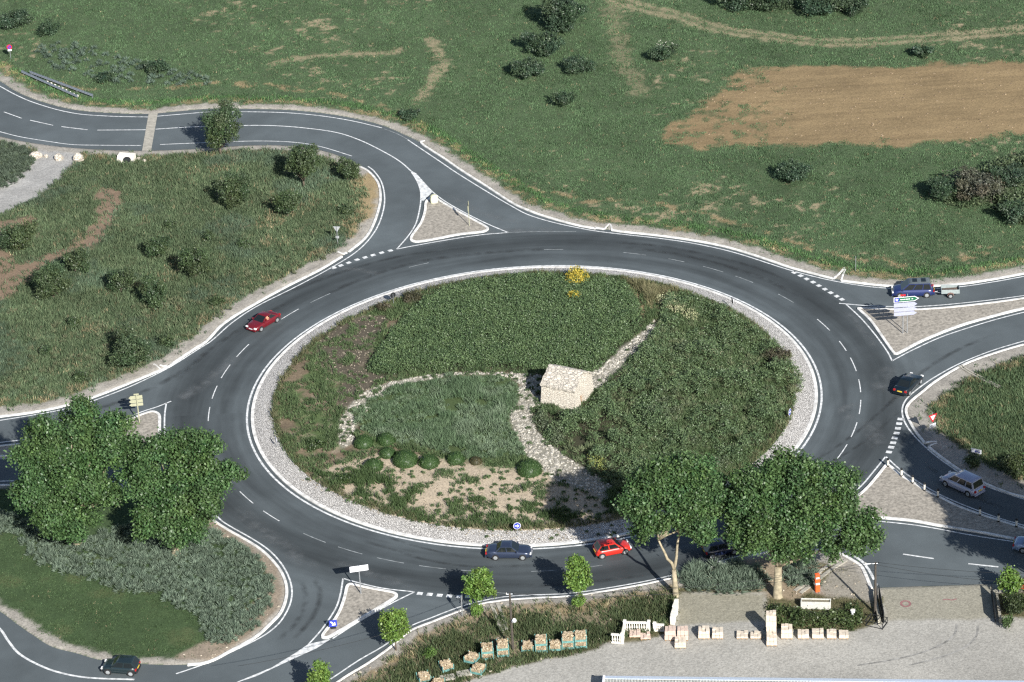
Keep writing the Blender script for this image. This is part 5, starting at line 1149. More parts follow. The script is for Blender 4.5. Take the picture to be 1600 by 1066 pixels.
def rot(poly, a, s=1.): return [((x*math.cos(a)-y*math.sin(a))*s, (x*math.sin(a)+y*math.cos(a))*s) for x, y in poly]
# direction sign on the north-east splitter
s, g = sign((1411, 521), .06, 'tall direction sign with green star panel over three white panels')
hb = lambda y: height_at((1411, 521), y)
post(s, hb(460), .06, x=-.02); post(s, hb(460), .05, x=.45, y=.03)
z1, z2 = hb(471), hb(463.5); h1 = z2-z1; zc = (z1+z2)/2
p = plate(s, 'green_panel', arrowpoly(2.75, h1, .45), zc, -.12, -.08, M_WHITE, xo=.3)
plate(s, 'panel_face', arrowpoly(2.55, h1-.12, .42), zc, -.126, -.121, M_GREEN, p, xo=.3)
plate(s, 'star_field', rectp(.52, h1-.1), zc, -.132, -.127, M_BLUE, p, xo=-.74)
st = [(.2*(1 if i % 2 == 0 else .45)*math.sin(i*math.pi/5), .2*(1 if i % 2 == 0 else .45)*math.cos(i*math.pi/5)) for i in range(10)]
plate(s, 'star', st, zc, -.138, -.133, M_WHITE, p, xo=-.74)
for i, (xo, wl) in enumerate([(-.22, .26), (.07, .2), (.34, .24), (.6, .18), (.95, .16)]): plate(s, 'lettering', rectp(wl, .1), zc, -.131, -.127, M_WHITE, p, xo=xo)
for y0, y1, wd in ((479, 472.5, 2.55), (486, 480.3, 2.5), (492.3, 487, 2.5)):
    a_, b_ = hb(y0), hb(y1); plate(s, 'white_panel', arrowpoly(wd, b_-a_, .35), (a_+b_)/2, -.12, -.08, mat('pale_panel_face', (.36, .38, .49), .45, var=.05), xo=.22)
for i in range(2): plate(s, 'number_tag', rectp(.26, .2), hb(461)+.02-.16*i*0, -.12, -.09, M_RED, xo=-.22+i*.3)
# back of the direction sign on the west splitter
s, g = sign((218, 660), .12, 'cream backed direction sign with three arrow panels on the western splitter island')
hb = lambda y: height_at((218, 660), y)
post(s, hb(617), .07, M_CREAM)
mb = MB(); mb.box(-.27, .27, -.06, .06, hb(617), hb(617)+.12); mb.build('cap', M_CREAM, s)
for y0, y1 in ((624.5, 619), (630, 625.2), (635, 630.8)):
    a_, b_ = hb(y0), hb(y1); plate(s, 'arrow_panel', [(-x_, y_) for x_, y_ in reversed(arrowpoly(1.45, b_-a_, .22))], (a_+b_)/2, .08, .11, M_CREAM, xo=-.12)
# split sign on the southern splitter
s, g = sign((564, 927.5), .16, 'wide white two-line direction sign on the southern splitter island')
hb = lambda y: height_at((564, 927.5), y)
post(s, hb(884), .06, x=0)
zt, zb_ = hb(883.5), hb(892)
for xo in (-.46, .46):
    p = plate(s, 'white_panel', rectp(.86, zt-zb_), (zt+zb_)/2, -.1, -.06, M_WHITE, xo=xo)
    plate(s, 'lettering', rectp(.62, .07), (zt+zb_)/2+.06, -.106, -.101, M_GREY, p, xo=xo); plate(s, 'lettering', rectp(.56, .06), (zt+zb_)/2-.1, -.106, -.101, M_GREY, p, xo=xo)
# blue keep-right square at the tip of the southern splitter
s, g = sign((521, 982), .1, 'low blue square sign with a white arrow at the tip of the southern splitter')
mb = MB(); mb.box(-.25, .25, -.08, .08, 0, .2); mb.build('foot', M_STEELB, s)
p = plate(s, 'panel', rectp(.74, .72), .58, -.06, -.02, M_BLUE); plate(s, 'arrow', rot(ARW, -.75, .5), .58, -.067, -.061, M_WHITE, p)
# round arrow signs round the island
def round_sign(base, face_az, label, front=True, r=.375, hgt=1.05):
    z = float(hI(27.4)); g = G(*base, z); o = thing('arrow_sign', (g[0], g[1], z-.05), face_az, label, 'road sign', 'round arrow signs on the island rim'); post(o, hgt+.2, .03)
    p = plate(o, 'disc', disc(r), hgt, -.06, -.035, M_WHITE); plate(o, 'face', disc(r*.9), hgt, -.066, -.061, M_BLUE, p); plate(o, 'arrow', rot(ARW, -.12, r*1.0), hgt, -.072, -.067, M_WHITE, p)
    b = plate(o, 'back', disc(r*.97), hgt, -.034, -.025, M_STEELB, p)  # shadowed side of the disc, its shade put into the black colour
round_sign((808.5, 835), .1, 'round blue sign with a white arrow facing the blue-grey saloon')
round_sign((1233.5, 657), 1.15, 'round blue sign seen askew at the right rim of the island')
round_sign((1144, 482), 1.75, 'dark edge-on round sign at the upper right rim')
round_sign((615, 474), 3.6, 'dark back of a round sign at the upper left rim')
round_sign((433, 698), -1.35, 'dark edge-on sign tilted at the left rim', hgt=.9)
# give way sign, east
s, g = sign((1456.5, 681), .5, 'red and white give way triangle with a white plate, by the eastern kerb')
hb = lambda y: height_at((1456.5, 681), y); post(s, hb(645)+.05, .035)
tri = lambda r: [(0, -r), (r*.87, r*.5), (-r*.87, r*.5)]
zc = hb(651.5); p = plate(s, 'triangle', tri(.62), zc, -.08, -.05, M_RED); plate(s, 'triangle_face', tri(.36), zc, -.087, -.081, M_WHITE, p)
zc = hb(664.5); p = plate(s, 'plate', rectp(.78, .42), zc, -.08, -.05, M_WHITE); plate(s, 'lettering', rectp(.5, .05), zc+.05, -.086, -.081, M_GREY, p); plate(s, 'lettering', rectp(.42, .05), zc-.08, -.086, -.081, M_GREY, p)
# white low panel in the grass
s, g = sign((1525.5, 713), -.55, 'low white panel with blue marks in the grass of the eastern verge')
post(s, .5, .03, x=-.35); post(s, .5, .03, x=.35); p = plate(s, 'panel', rectp(1.1, .48), .62, -.06, -.03, M_WHITE); plate(s, 'mark', rot(ARW, 3.14, .3), .62, -.066, -.061, M_BLUE, p); plate(s, 'mark', rectp(.25, .08), .55, -.066, -.061, M_BLUE, p, xo=.3)
# give way sign seen from behind, north-west entry
s, g = sign((528, 383), -.2, 'grey back of a give way sign on a pale post inside the bend')
hb = lambda y: height_at((528, 383), y); post(s, hb(354), .04); plate(s, 'triangle', tri(.5), hb(357.5), .05, .08, M_GREY); plate(s, 'plate', rectp(.4, .3), hb(371), .05, .08, M_GREY)
# slim sign edge-on on the north-west splitter
s, g = sign((733.5, 353), 1.5, 'slim post with two edge-on plates on the upper splitter island')
hb = lambda y: height_at((733.5, 353), y); post(s, hb(315), .04, M_CREAM); plate(s, 'plate', disc(.32), hb(318), -.07, -.04, M_CREAM); plate(s, 'plate', rectp(.5, .7), hb(325), .05, .08, M_CREAM)
# bollard at the nose of that island
s, g = sign((678.5, 317), .35, 'stubby cream keep-right bollard at the nose of the upper splitter', cat='bollard', name='bollard')
mb = MB(); mb.prism([(-.42, 0), (.42, 0), (.46, .55), (.38, .9), (.2, 1.05), (-.2, 1.05), (-.38, .9), (-.46, .55)], -.2, .2, axis='y'); mb.build('shell', mat('pale_cream_plastic', (.62, .62, .42), .5), s, bevel=.05)
mb = MB(); mb.box(-.35, .35, -.28, .28, -.03, .08); mb.build('foot', M_CONC, s)
# no parking sign, far left
s, g = sign((17, 92), .1, 'small round no parking sign with a white plate at the far left verge')
hb = lambda y: height_at((17, 92), y); post(s, hb(70), .04); p = plate(s, 'disc', disc(.36), hb(73.5), -.07, -.04, M_RED); plate(s, 'face', disc(.25), hb(73.5), -.076, -.071, M_BLUE, p)
plate(s, 'bar', rot(rectp(.56, .08), -.78), hb(73.5), -.081, -.077, M_RED, p); plate(s, 'plate', rectp(.5, .24), hb(78.3), -.07, -.04, M_WHITE)
# forked post on the south kerb
s, g = sign((722.5, 963), 1.4, 'thin forked signpost seen edge-on beside the young tree')
post(s, 2.3, .035, x=-.12); post(s, 2.1, .035, x=.12); plate(s, 'plate', rectp(.6, .5), 2.0, -.06, -.03, M_GREY)
# post at the north-east verge
s, g = sign((1337, 424), .0, 'bare thin marker post in the verge above the give way blocks', cat='post', name='marker_post'); post(s, 1.9, .035, M_GALV)
# bollards and dark rail along the eastern splitter
for i, (px, py) in enumerate([(1387.5, 728.5), (1408.5, 744), (1426, 755), (1444.5, 766.5), (1465.5, 776.5), (1531, 805), (1560, 815), (1588, 823)]):
    g = G(px, py, .12); o = thing('bollard', (g[0], g[1], .12), 0, ['first white bollard, at the tip of the eastern splitter island', 'second white bollard from the tip of the eastern splitter', 'middle white bollard of the five in the sun', 'fourth white bollard along the eastern splitter', 'fifth white bollard, at the edge of the tree shade', 'first white bollard inside the tree shade, past the silver car', 'second white bollard inside the tree shade', 'last white bollard in the shade near the right edge'][i], 'bollard', 'bollards along the eastern splitter')
    mb = MB(); mb.tube([(0, 0, -.05), (0, 0, .14)], .13, 12); mb.build('base', M_STEELB, o); mb = MB(); mb.tube([(0, 0, .14), (0, 0, .72)], .11, 12); mb.build('shaft', M_BALU, o)
    mb = MB(); mb.tube([(0, 0, .72), (0, 0, .9), (0, 0, .95)], [.12, .12, .06], 12); mb.build('cap', M_STEELB, o)

# ---------------------------------------------------------------- guard rails, rocks, culvert
def guard(pa, pb, label):
    a, b = G(*pa), G(*pb); L = np.linalg.norm(b-a); o = thing('guard_rail', (a[0], a[1], LEVEL), heading(a, b), label, 'guard rail', 'guard rails on the top-left verge')
    prof = [(-.04, .35), (.02, .37), (.05, .43), (.0, .48), (-.04, .52), (.0, .56), (.05, .61), (.02, .67), (-.04, .69)]; mb = MB(); k = len(prof)
    vs = [(x, y, z) for x in (0, L) for y, z in prof]+[(x, y+.012, z) for x in (0, L) for y, z in prof]; fs = []
    for j in range(k-1): fs += [(j, j+k, j+k+1, j+1), (2*k+j, 2*k+j+1, 3*k+j+1, 3*k+j)]
    fs += [(0, 2*k, 3*k, k), (k-1, 2*k-1, 4*k-1, 3*k-1)]; mb.add(vs, fs); mb.build('rail', M_GALV, o)
    for i in range(5):
        mb = MB(); x = .3+(L-.6)*i/4; mb.box(x-.05, x+.05, .05, .15, -.1, .62); mb.build('post', M_GALV, o)
guard((47, 119), (146, 156), 'rear smooth galvanised guard rail on the top-left verge'); guard((34, 118), (122, 157.5), 'front galvanised guard rail nearer the road, with pale reflectors')
a, b = G(75, 131), G(122, 153)
mb = MB()
for i in range(9):
    q = a+(b-a)*i/8; mb.box(q[0]-.13, q[0]+.13, q[1]-.11, q[1]+.11, LEVEL-.05, LEVEL+.3, taper=.04, jit=.03)
tag(mb.build('edging_blocks', M_BALU), 'row of small white blocks laid between the guard rails', 'blocks')
def rock(px, py, sx, sy, sz, label):
    g = G(px, py, .1); n = 9; mb = MB(); vs = []
    for j, (zz, sc) in enumerate(((-.1, .9), (.35, 1.), (.75, .8), (1., .35))):
        for i in range(n):
            a_ = 2*math.pi*i/n; q = sc*(1+random.uniform(-.18, .18)); vs.append((math.cos(a_)*sx*q, math.sin(a_)*sy*q, sz*(zz+random.uniform(-.06, .06))))
    fs = [(j*n+i, j*n+(i+1) % n, (j+1)*n+(i+1) % n, (j+1)*n+i) for j in range(3) for i in range(n)]+[tuple(range(n)), tuple(3*n+i for i in range(n))]
    o = mb.add(vs, fs).build('boulder', M_ROCK); o.location = (g[0], g[1], LEVEL); tag(o, label, 'boulder', 'boulders closing the gravel track')
rock(56, 246, .8, .55, .75, 'long flat boulder at the left end across the track'); rock(72, 245.5, .32, .3, .35, 'smallest boulder, beside the long flat one'); rock(92, 249, .58, .5, .72, 'round boulder in the middle of the track'); rock(123, 251, .72, .5, .95, 'tallest pointed boulder at the right side of the track')
a, b = G(181, 255), G(207, 257)
o = thing('culvert', (a[0], a[1], LEVEL), heading(a, b), 'white concrete culvert end with a dark pipe mouth below the road', 'culvert'); L = np.linalg.norm(b-a)
mb = MB(); mb.add([(0, 0, -.1), (L, 0, -.1), (L, 1.3, -.1), (0, 1.3, -.1), (.1, .55, .75), (L, .55, .75), (L, 1.3, .8), (.1, 1.3, .8)], [(3, 2, 1, 0), (4, 5, 6, 7), (0, 1, 5, 4), (1, 2, 6, 5), (2, 3, 7, 6), (3, 0, 4, 7)]); mb.build('headwall', M_BALU, o)
mb = MB(); cx_ = L*.66; mb.add([(cx_+.5*math.cos(t_), .06+.45*(.42+.46*math.sin(t_)), .02+.7*(.46+.46*math.sin(t_))) for t_ in np.linspace(0, 2*math.pi, 16, endpoint=False)]+[(cx_+.5*math.cos(t_), .06+.45*(.42+.46*math.sin(t_))-.06, .06+.7*(.46+.46*math.sin(t_))) for t_ in np.linspace(0, 2*math.pi, 16, endpoint=False)], [tuple(range(16)), tuple(range(31, 15, -1))]+[(i, (i+1) % 16, 16+(i+1) % 16, 16+i) for i in range(16)]); mb.build('pipe_mouth', M_STEELB, o)
for i, (px, py, lb) in enumerate([(217, 249, 'pale stone half sunk in the verge right of the culvert'), (225, 252, 'second pale stone right of the culvert, lower in the grass')]): rock(px, py, .35, .3, .25, lb)

# ---------------------------------------------------------------- mason's yard: pallets of stone, crates, balustrades
def pallet(x0, x1, yb, yt, label, courses=2, dep=1.0, rows=None, rz=0.0):
    """block of cut stone on a wooden pallet; x0..x1 and yb the front foot in the photo, yt the far top edge"""
    a, b = G(x0, yb, LEVEL), G(x1, yb, LEVEL); L = np.linalg.norm(b-a)
    bk = a+np.array([0, dep]); d_, e_ = 0, 5.
    for _ in range(40):
        m_ = (d_+e_)/2; q = np.array([bk[0], bk[1], LEVEL+m_])-CAM
        if 533-q.dot(UP)*FPX/q.dot(FWD) > yt: d_ = m_
        else: e_ = m_
    hgt = max(d_, .3); o = thing('stone_pallet', (a[0], a[1], LEVEL), heading(a, b)+rz, label, 'stone pallet', 'pallets of cut stone in the yard')
    mb = MB()
    for i in range(3): mb.box(.05+(L-.2)*i/2, .15+(L-.2)*i/2, 0, dep, 0, .1)
    mb.box(0, L, 0, dep, .1, .13); mb.build('pallet', M_WOOD, o)
    ch = (hgt-.13)/courses
    for c_ in range(courses):
        mb = MB(); z0 = .13+c_*ch; m_ = 3; ins = .03*(c_ % 2)
        for i in range(m_):
            for j in range(2):
                w0 = ins+(L-2*ins)*i/m_; w1 = ins+(L-2*ins)*(i+1)/m_; y0 = ins+(dep-2*ins)*j/2; y1 = ins+(dep-2*ins)*(j+1)/2
                mb.box(w0+.006, w1-.006, y0+.006, y1-.006, z0, z0+ch-.035+(random.uniform(-.09, .06) if c_ == courses-1 else 0), jit=.012)
        mb.build('stone_course', M_BLOCK, o)
    return o
M_PINK = mat('pink_cut_stone', (.58, .455, .38), .85, var=.12, scale=3.5, bump=.3)
_mb = M_BLOCK
pallet(1091, 1109, 999.5, 977, 'two-course stone pallet left of centre, first of a close pair'); pallet(1112.5, 1130, 999.5, 979, 'two-course stone pallet, right one of the close pair')
pallet(1151, 1168.5, 999.5, 985, 'low jagged stone pallet left of the tall stack', 1); pallet(1172.5, 1190, 999.5, 985.5, 'low even stone pallet in the shadow beside the tall stack', 1)
pallet(1197, 1213.5, 999, 953, 'tallest stack of stone pallets with three courses', 4); pallet(1197.5, 1214, 1010.5, 986, 'stone pallet set in front of the tallest stack', 2)
pallet(1220.5, 1238.5, 999.5, 974, 'two-course tan stone pallet right of the tallest stack', 2)
pallet(1246.5, 1264, 999.5, 982, 'single pallet of rough white stone, first of four in a row at the right', 1); pallet(1269, 1287, 999.5, 981.5, 'single pallet of rough white stone, second of four at the right', 1); pallet(1292, 1307, 999.5, 982.5, 'narrow pallet of white stone, third of four at the right', 1); pallet(1311, 1326, 999.5, 983, 'narrow pallet of white stone at the right end of the row', 1)
M_BLOCK = M_PINK
pallet(983.5, 1000.5, 997.5, 983, 'pink stone pallet just in front of the long balustrade', 1); pallet(1001, 1017, 1001, 987.5, 'pink stone pallet set askew right of the first pink one', 1, rz=.12)
pallet(1038.5, 1056.5, 1002, 977, 'two-course pink stone pallet hiding a low balustrade', 2); pallet(1058, 1075.5, 1002, 976.5, 'two-course pink stone pallet beside the foot of the white wall', 2)
M_BLOCK = _mb
pallet(1054, 1072, 1014, 994.5, 'stone pallet with a broken top standing forward of the pink pair', 2)
def balustrade(pa, pb, nb, label, posts=(True, True), h=1.0):
    a, b = G(*pa, LEVEL), G(*pb, LEVEL); L = np.linalg.norm(b-a); o = thing('balustrade', (a[0], a[1], LEVEL), heading(a, b), label, 'balustrade', 'white balustrades on show in the yard')
    mb = MB(); mb.box(.12, L-.12, -.1, .1, 0, .12); mb.build('plinth', M_BALU, o); mb = MB(); mb.box(.12, L-.12, -.11, .11, h-.14, h); mb.build('rail', M_BALU, o)
    for i in range(nb):
        x = .12+(L-.24)*(i+.5)/nb; mb = MB(); mb.tube([(x, 0, .12), (x, 0, .2), (x, 0, .38), (x, 0, .6), (x, 0, h-.22), (x, 0, h-.14)], [.07, .05, .09, .05, .05, .07], 10, cap=False); mb.build('baluster', M_BALU, o)
    for x, p in zip((0, L), posts):
        if p:
            mb = MB(); mb.box(x-.13, x+.13, -.13, .13, 0, h+.08); mb.box(x-.17, x+.17, -.17, .17, h+.08, h+.17, taper=.04); mb.build('post', M_BALU, o)
balustrade((976.5, 985.5), (1014, 986), 9, 'long white balustrade with nine balusters and two posts'); balustrade((953.5, 1004), (972.5, 1005.5), 4, 'short white balustrade at the left corner by the grass', (False, True)); balustrade((973, 1003.5), (976, 988.5), 3, 'white balustrade return seen end-on between the long and short ones', (False, False)); balustrade((1023, 986), (1040, 987), 4, 'low white balustrade half hidden behind a pink stone pallet', (True, False), .8)
mb = MB(); a, b = G(1057.5, 950, LEVEL), G(1050.5, 977, LEVEL); d = (b-a)/np.linalg.norm(b-a); n = np.array([-d[1], d[0]])
for i in range(7):
    q0 = a+(b-a)*i/7; q1 = a+(b-a)*(i+.97)/7; w_ = .2+random.uniform(0, .05); mb.prism([tuple(q0-n*w_), tuple(q1-n*w_), tuple(q1+n*w_), tuple(q0+n*w_)], LEVEL-.1, LEVEL+.95+random.uniform(-.12, .1))
tag(mb.build('stone_wall', M_BALU, bevel=.03), 'narrow white stone wall running back from the pallets to the forked tree', 'wall')
M_CRATE = rubble('crated_rubble', (.3, .22, .13), (.58, .48, .34), 6.)
def crate(px0, px1, py, rz, label, zlev=0, h=.66, full=True):
    a, b = G(px0, py, LEVEL), G(px1, py, LEVEL); L = 1.12; o = thing('stone_crate', (a[0], a[1], LEVEL+zlev), heading(a, b)+rz, label, 'crate', 'teal crates of broken stone')
    D = 1.12; mb = MB(); r_ = .03
    for x in (r_, L-r_):
        for y in (r_, D-r_): mb.box(x-r_, x+r_, y-r_, y+r_, 0, h)
    for z in (.1, .22):
        mb.box(r_*2, L-r_*2, 0, .045, z-.04, z+.04); mb.box(r_*2, L-r_*2, D-.045, D, z-.04, z+.04); mb.box(0, .045, r_*2, D-r_*2, z-.04, z+.04); mb.box(L-.045, L, r_*2, D-r_*2, z-.04, z+.04)
    mb.box(.05, L-.05, .05, D-.05, .04, .08); mb.build('frame', M_TEAL, o)
    mb = MB(); mb.box(.07, L-.07, .07, D-.07, .09, h-.12); mb.build('liner', M_CRATE, o)
    if full:
        n = 70; V = []; F = []; C = []
        cube = np.array([(-1, -1, -1), (1, -1, -1), (1, 1, -1), (-1, 1, -1), (-1, -1, 1), (1, -1, 1), (1, 1, 1), (-1, 1, 1)], float); fq = np.array([(4, 5, 6, 7), (0, 1, 5, 4), (1, 2, 6, 5), (2, 3, 7, 6), (3, 0, 4, 7)])
        for i in range(n):
            aa = rng.uniform(0, 6.28); s_ = np.array([rng.uniform(.06, .13), rng.uniform(.03, .07), rng.uniform(.03, .06)]); bb = cube*s_*rng.uniform(.8, 1.2, (8, 3))
            bb = np.stack([bb[:, 0]*math.cos(aa)-bb[:, 1]*math.sin(aa), bb[:, 0]*math.sin(aa)+bb[:, 1]*math.cos(aa), bb[:, 2]], 1)+[rng.uniform(.1, L-.1), rng.uniform(.1, D-.1), h-.06+rng.uniform(-.05, .07)]
            V.append(bb); F.append(fq+8*i); C.append(np.tile(lerp((.26, .19, .11), (.6, .5, .36), rng.random(1)), (8, 1)))
        npmesh('stones', np.vstack(V), np.vstack(F), np.vstack(C), M_STONES, o, 4)
    return o
CR = [(815, 833, 1020, .05, 'single teal crate of stone, first of five along the yard edge', 1), (836.5, 854.5, 1020.5, .05, 'double-stacked teal crate of stone, second of five along the yard edge', 2), (858.5, 877.5, 1018.5, .05, 'single teal crate of stone between two stacks', 1), (878.5, 896.5, 1016, .05, 'double-stacked teal crate of stone with a half empty lower crate', 2), (898.5, 916, 1014, .05, 'double-stacked teal crate of stone nearest the balustrades', 2), (753, 771, 1033, .1, 'double-stacked teal crate of stone left of the lamp pole', 2), (777, 796, 1028, .1, 'double-stacked teal crate of stone right beside the lamp pole', 2)]
for x0, x1, y, rz, lb, n in CR:
    for k in range(n): crate(x0, x1, y, rz+(.03 if k else 0), ('lower crate: ' if n == 2 and k == 0 else 'upper crate: ' if n == 2 else '')+lb, .69*k, full=True)
crate(735, 752, 1053, -.35, 'tilted front crate of two turned askew in the scrub'); crate(725, 742, 1039, -.35, 'rear crate of two turned askew in the scrub', 0.25)
crate(692, 710, 1052, .45, 'lone crate turned cornerwise in the scrub'); crate(656, 674, 1070, .4, 'crate cut by the bottom edge of the view, left one'); crate(672, 690, 1077, -.2, 'crate cut by the bottom edge of the view, right one')
for px, py, lb in ((700, 1060, 'flat grey stone slab lying below the lone crate'), (725, 1053, 'flat pale slab lying beside the askew crates')):
    g = G(px, py, LEVEL); mb = MB(); mb.box(-.7, .7, -.45, .45, 0, .16, taper=.05, jit=.06); o = mb.build('stone_slab', M_CONC); o.location = (g[0], g[1], LEVEL); o.rotation_euler[2] = .2; tag(o, lb, 'slab')
# orange column
g = G(1277, 924, LEVEL); o = thing('traffic_column', (g[0], g[1], LEVEL), .2, 'orange and white stacked plastic column standing on the gravel', 'traffic column')
mb = MB(); mb.box(-.22, .22, -.2, .2, 0, .78); mb.build('lower_block', M_ORANGE, o, bevel=.03); mb = MB(); mb.box(-.2, .2, -.18, .18, .8, 1.0); mb.build('white_band', M_WHITE, o, bevel=.02)
mb = MB(); mb.box(-.24, .24, -.2, .2, 1.02, 1.42); mb.build('middle_block', M_ORANGE, o, bevel=.03); mb = MB(); mb.box(-.18, .18, -.16, .16, 1.44, 1.6); mb.build('white_band', M_WHITE, o, bevel=.02); mb = MB(); mb.box(-.22, .22, -.18, .18, 1.62, 1.95); mb.build('top_block', M_ORANGE, o, bevel=.03)
# concrete trough wall
a, b = G(1251, 952, LEVEL), G(1298, 953, LEVEL); L = np.linalg.norm(b-a); o = thing('trough', (a[0], a[1], LEVEL), heading(a, b), 'long pale concrete trough below the orange column', 'trough')
mb = MB(); mb.box(0, L, 0, .1, 0, .8); mb.box(0, L, .6, .7, 0, .8); mb.box(0, .1, .1, .6, 0, .8); mb.box(L-.1, L, .1, .6, 0, .8); mb.build('shell', mat('pale_concrete', (.5, .5, .46), .85, var=.2), o, bevel=.02)
mb = MB(); mb.box(.1, L-.1, .1, .6, .05, .7); mb.build('soil', mat('trough_soil', (.2, .18, .13), .95, var=.3), o)
# white tub
g = G(1332.5, 966, LEVEL); o = thing('tub', (g[0], g[1], LEVEL+.45), 0, 'small white plastic tub lying in the brambles', 'tub'); mb = MB(); mb.tube([(0, 0, 0), (0, 0, .4), (0, 0, .45)], [.16, .22, .24], 16); mb.build('body', M_WHITE, o); mb = MB(); mb.tube([(0, 0, .45), (0, 0, .48)], .2, 16); mb.build('lid', M_BALU, o)
# steel frame on the ground
a = G(1353, 978, LEVEL); b = G(1379, 984, LEVEL); o = thing('steel_frame', (a[0], a[1], LEVEL), heading(a, b), 'rusty dark steel rack frame lying at the end of the gate', 'frame'); L = np.linalg.norm(b-a)
mb = MB()
for y in (0, 1.2): mb.tube([(0, y, .06), (L, y, .06)], .035); mb.tube([(0, y, .6), (L, y, .6)], .035)
for x in (0, L):
    mb.tube([(x, 0, .06), (x, 1.2, .06)], .035); mb.tube([(x, 0, .6), (x, 1.2, .6)], .035)
    for y in (0, 1.2): mb.tube([(x, y, 0), (x, y, .65)], .035)
mb.build('tubes', M_STEELB, o)
mb = MB()
for i in range(1, 5): mb.tube([(L*i/5, 0, .6), (L*i/5, 1.2, .6)], .022)
mb.build('bars', M_STEELB, o)
# gates and walls of the drive
def gate(pa, pb, label, pw):
    a, b = G(*pa, LEVEL), G(*pb, LEVEL); L = np.linalg.norm(b-a); o = thing('gate', (a[0], a[1], LEVEL), heading(a, b), label, 'gate', 'open gate leaves of the yard')
    mb = MB(); mb.box(0, L, -.03, .03, .08, .16); mb.box(0, L, -.03, .03, 1.14, 1.22); mb.box(0, .08, -.03, .03, .16, 1.14); mb.box(L-.08, L, -.03, .03, .16, 1.14); mb.build('frame', M_STEELB, o)
    n = int(L/.16)
    mb = MB()
    for i in range(1, n): mb.box(L*i/n-.045, L*i/n+.045, -.02, .02, .16, 1.14)
    mb.build('bars', M_STEELB, o)
    mb = MB(); s_ = pw
    mb.box(-.1, L, s_-.12, s_+.12, 0, .55, jit=.02); w_ = mb.build('stone_wall', mat('low_wall_stone', (.33, .31, .25), .9, var=.35, scale=3)); w_.location = o.location; w_.rotation_euler = o.rotation_euler
    tag(w_, 'low pale wall along the '+('left' if pw > 0 else 'right')+' side of the yard drive', 'wall')
gate((1381, 975), (1373, 931), 'black barred gate leaf standing open on the left of the yard drive', .42); gate((1555, 974), (1549, 930), 'black barred gate leaf standing open on the right of the yard drive', -.45)
mb = MB(); mb.tube([(0, 0, 0), (0, 0, 1.3)], .06); o = mb.build('gate_post', M_GALV); g = G(1370.5, 930, LEVEL); o.location = (g[0], g[1], LEVEL); tag(o, 'short pale post at the head of the left gate leaf', 'post')
# utility poles, lamp, wires
def pole(base, topy, label, arms):
    g = G(*base, LEVEL); h = height_at(base, topy); o = thing('utility_pole', (g[0], g[1], LEVEL), 0, label, 'pole', 'utility poles'); mb = MB(); mb.tube([(0, 0, -.3), (0, 0, h)], [.14, .09], 10); mb.build('pole', M_POLE, o)
    for (x0, x1, z) in arms:
        mb = MB(); mb.tube([(x0, 0, h-z), (x1, 0, h-z)], .035, 6); mb.build('arm', M_GALV, o)
        for x in (x0, x1):
            mb = MB(); mb.tube([(x, 0, h-z), (x, 0, h-z+.16)], [.05, .035], 8); mb.build('insulator', M_GLASS if x == x1 else M_BALU, o)
    return o, g, h
p1, g1, h1 = pole((1367.5, 960), 879, 'dark wooden utility pole beside the left gate, arm at the top', [(-.9, .25, .12)])
p2, g2, h2 = pole((801.5, 1015), 927, 'dark thin utility pole with a lamp in the scrub by the crates', [(-.3, .3, .1)])
mb = MB(); hl = height_at((801.5, 1015), 968); mb.tube([(0, -.05, hl), (.2, -.25, hl+.05)], .03); a_ = mb.build('lamp_arm', M_STEELB, p2); mb = MB(); mb.tube([(.12, -.2, hl-.1), (.3, -.42, hl+.15)], [.14, .2], 12); mb.build('lamp', M_WHITE, p2)
def cable(a, b, sag, label):
    pts = [(a[0]+(b[0]-a[0])*t, a[1]+(b[1]-a[1])*t, a[2]+(b[2]-a[2])*t-sag*4*t*(1-t)) for t in np.linspace(0, 1, 25)]; mb = MB(); mb.tube(pts, .016, 5); tag(mb.build('overhead_cable', M_STEELB, None, True), label, 'cable', 'overhead cables')
cable((g1[0]-.9, g1[1], h1+.1), (g2[0]-.3, g2[1], h2+.1), 1.0, 'upper overhead cable sagging between the two utility poles'); cable((g1[0]+.2, g1[1], h1+.1), (g2[0]+.3, g2[1], h2), 1.5, 'lower overhead cable sagging between the two utility poles')
e = G(1720, 985); cable((g1[0]+.2, g1[1], h1+.1), (e[0], e[1], 6.2), .5, 'overhead cable leaving the gate pole to the right, upper one'); cable((g1[0]-.4, g1[1], h1), (e[0], e[1], 5.0), .7, 'overhead cable leaving the gate pole to the right, lower one')
e = G(380, 1120); cable((g2[0]-.3, g2[1], h2+.1), (e[0], e[1], 5.5), .8, 'overhead cable running from the lamp pole towards the bottom edge')
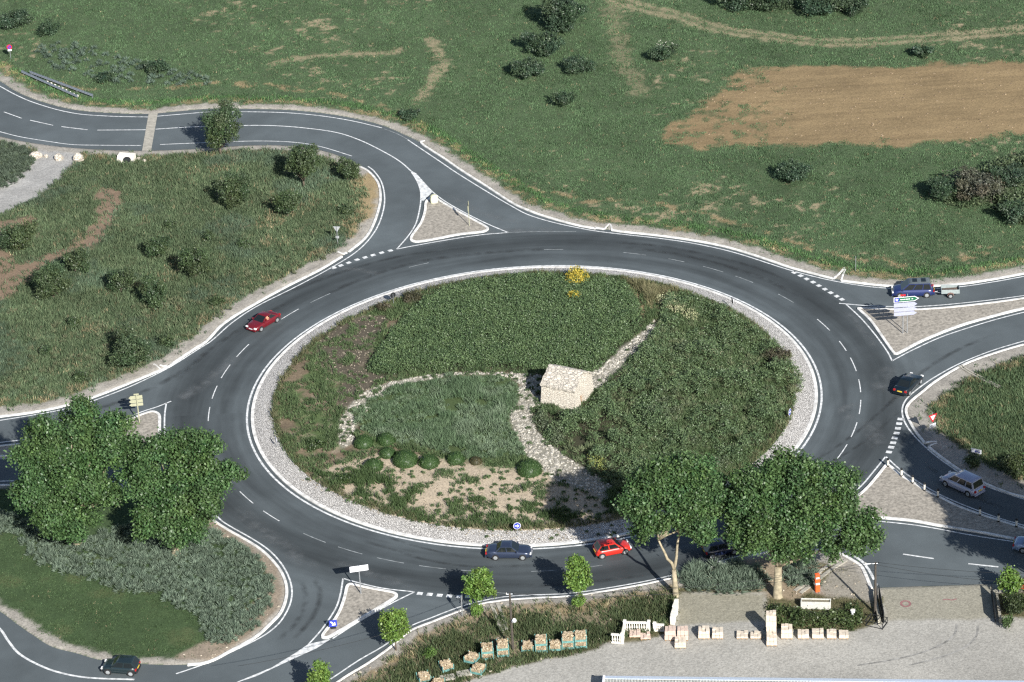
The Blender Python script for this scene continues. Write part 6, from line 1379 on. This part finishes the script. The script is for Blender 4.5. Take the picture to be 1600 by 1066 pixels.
# concrete drain channels
def drain(pts, label, w_=.9):
    L = GL(pts, 4, z=LEVEL); a0, a1 = offset_ribbon(L, -w_/2, -w_*.15); b0, b1 = offset_ribbon(L, w_*.15, w_/2); vs = []; fs = []
    for p, q, r_, s_ in zip(a0, a1, b0, b1): vs += [(*p, LEVEL+.1), (*q, LEVEL+.1), (*q, LEVEL-.0), (*r_, LEVEL-.0), (*r_, LEVEL+.1), (*s_, LEVEL+.1), (*s_, LEVEL-.1), (*p, LEVEL-.1)]
    for i in range(len(L)-1):
        for j in range(8): fs.append((i*8+j, (i+1)*8+j, (i+1)*8+(j+1) % 8, i*8+(j+1) % 8))
    mb = MB(); mb.add(vs, fs); tag(mb.build('drain_channel', M_CONC), label, 'drain', 'concrete drain channels')
drain([(1318, 874), (1290, 892), (1270, 908), (1246, 926)], 'concrete drain channel slanting down behind the orange column', 1.0); drain([(772, 944), (780, 962), (787, 986)], 'concrete drain channel running down the scrub bank from the south kerb'); drain([(1500, 572), (1515, 582), (1535, 592), (1562, 606)], 'narrow concrete drain channel in the eastern verge', .5)
# corrugated shed roof at the bottom edge
zr_ = 1.5; a, b = G(946, 1058, zr_), G(1720, 1067, zr_); L = np.linalg.norm(b-a); o = thing('shed', (a[0], a[1], 0), heading(a, b), 'long shed with a pale corrugated metal roof along the bottom edge', 'shed')
mb = MB(); n = int(L/.14); vs = []; fs = []
for i in range(n+1):
    x = L*i/n; zz = .05 if i % 2 else 0
    vs += [(x, -.3, zr_+zz-.02), (x, -6.5, zr_+zz-.6)]
for i in range(n): fs.append((2*i, 2*i+2, 2*i+3, 2*i+1))
mb.add(vs, fs); rf_ = mb.build('roof', mat('corrugated_sheet', (.42, .42, .38), .5, .4, var=.25), o)
mb = MB(); mb.box(-.1, L, -.42, .0, zr_+.06, zr_+.14); mb.build('ridge_cap', mat('pale_blue_sheet', (.55, .62, .72), .4, .3, var=.1), rf_); mb = MB(); mb.box(-.22, -.02, -6.5, .02, zr_-.12, zr_+.2); mb.build('end_trim', M_WHITE, rf_)
mb = MB(); mb.box(.1, L-.1, -6.2, -.45, 0, .88); mb.build('wall', M_CONC, o)
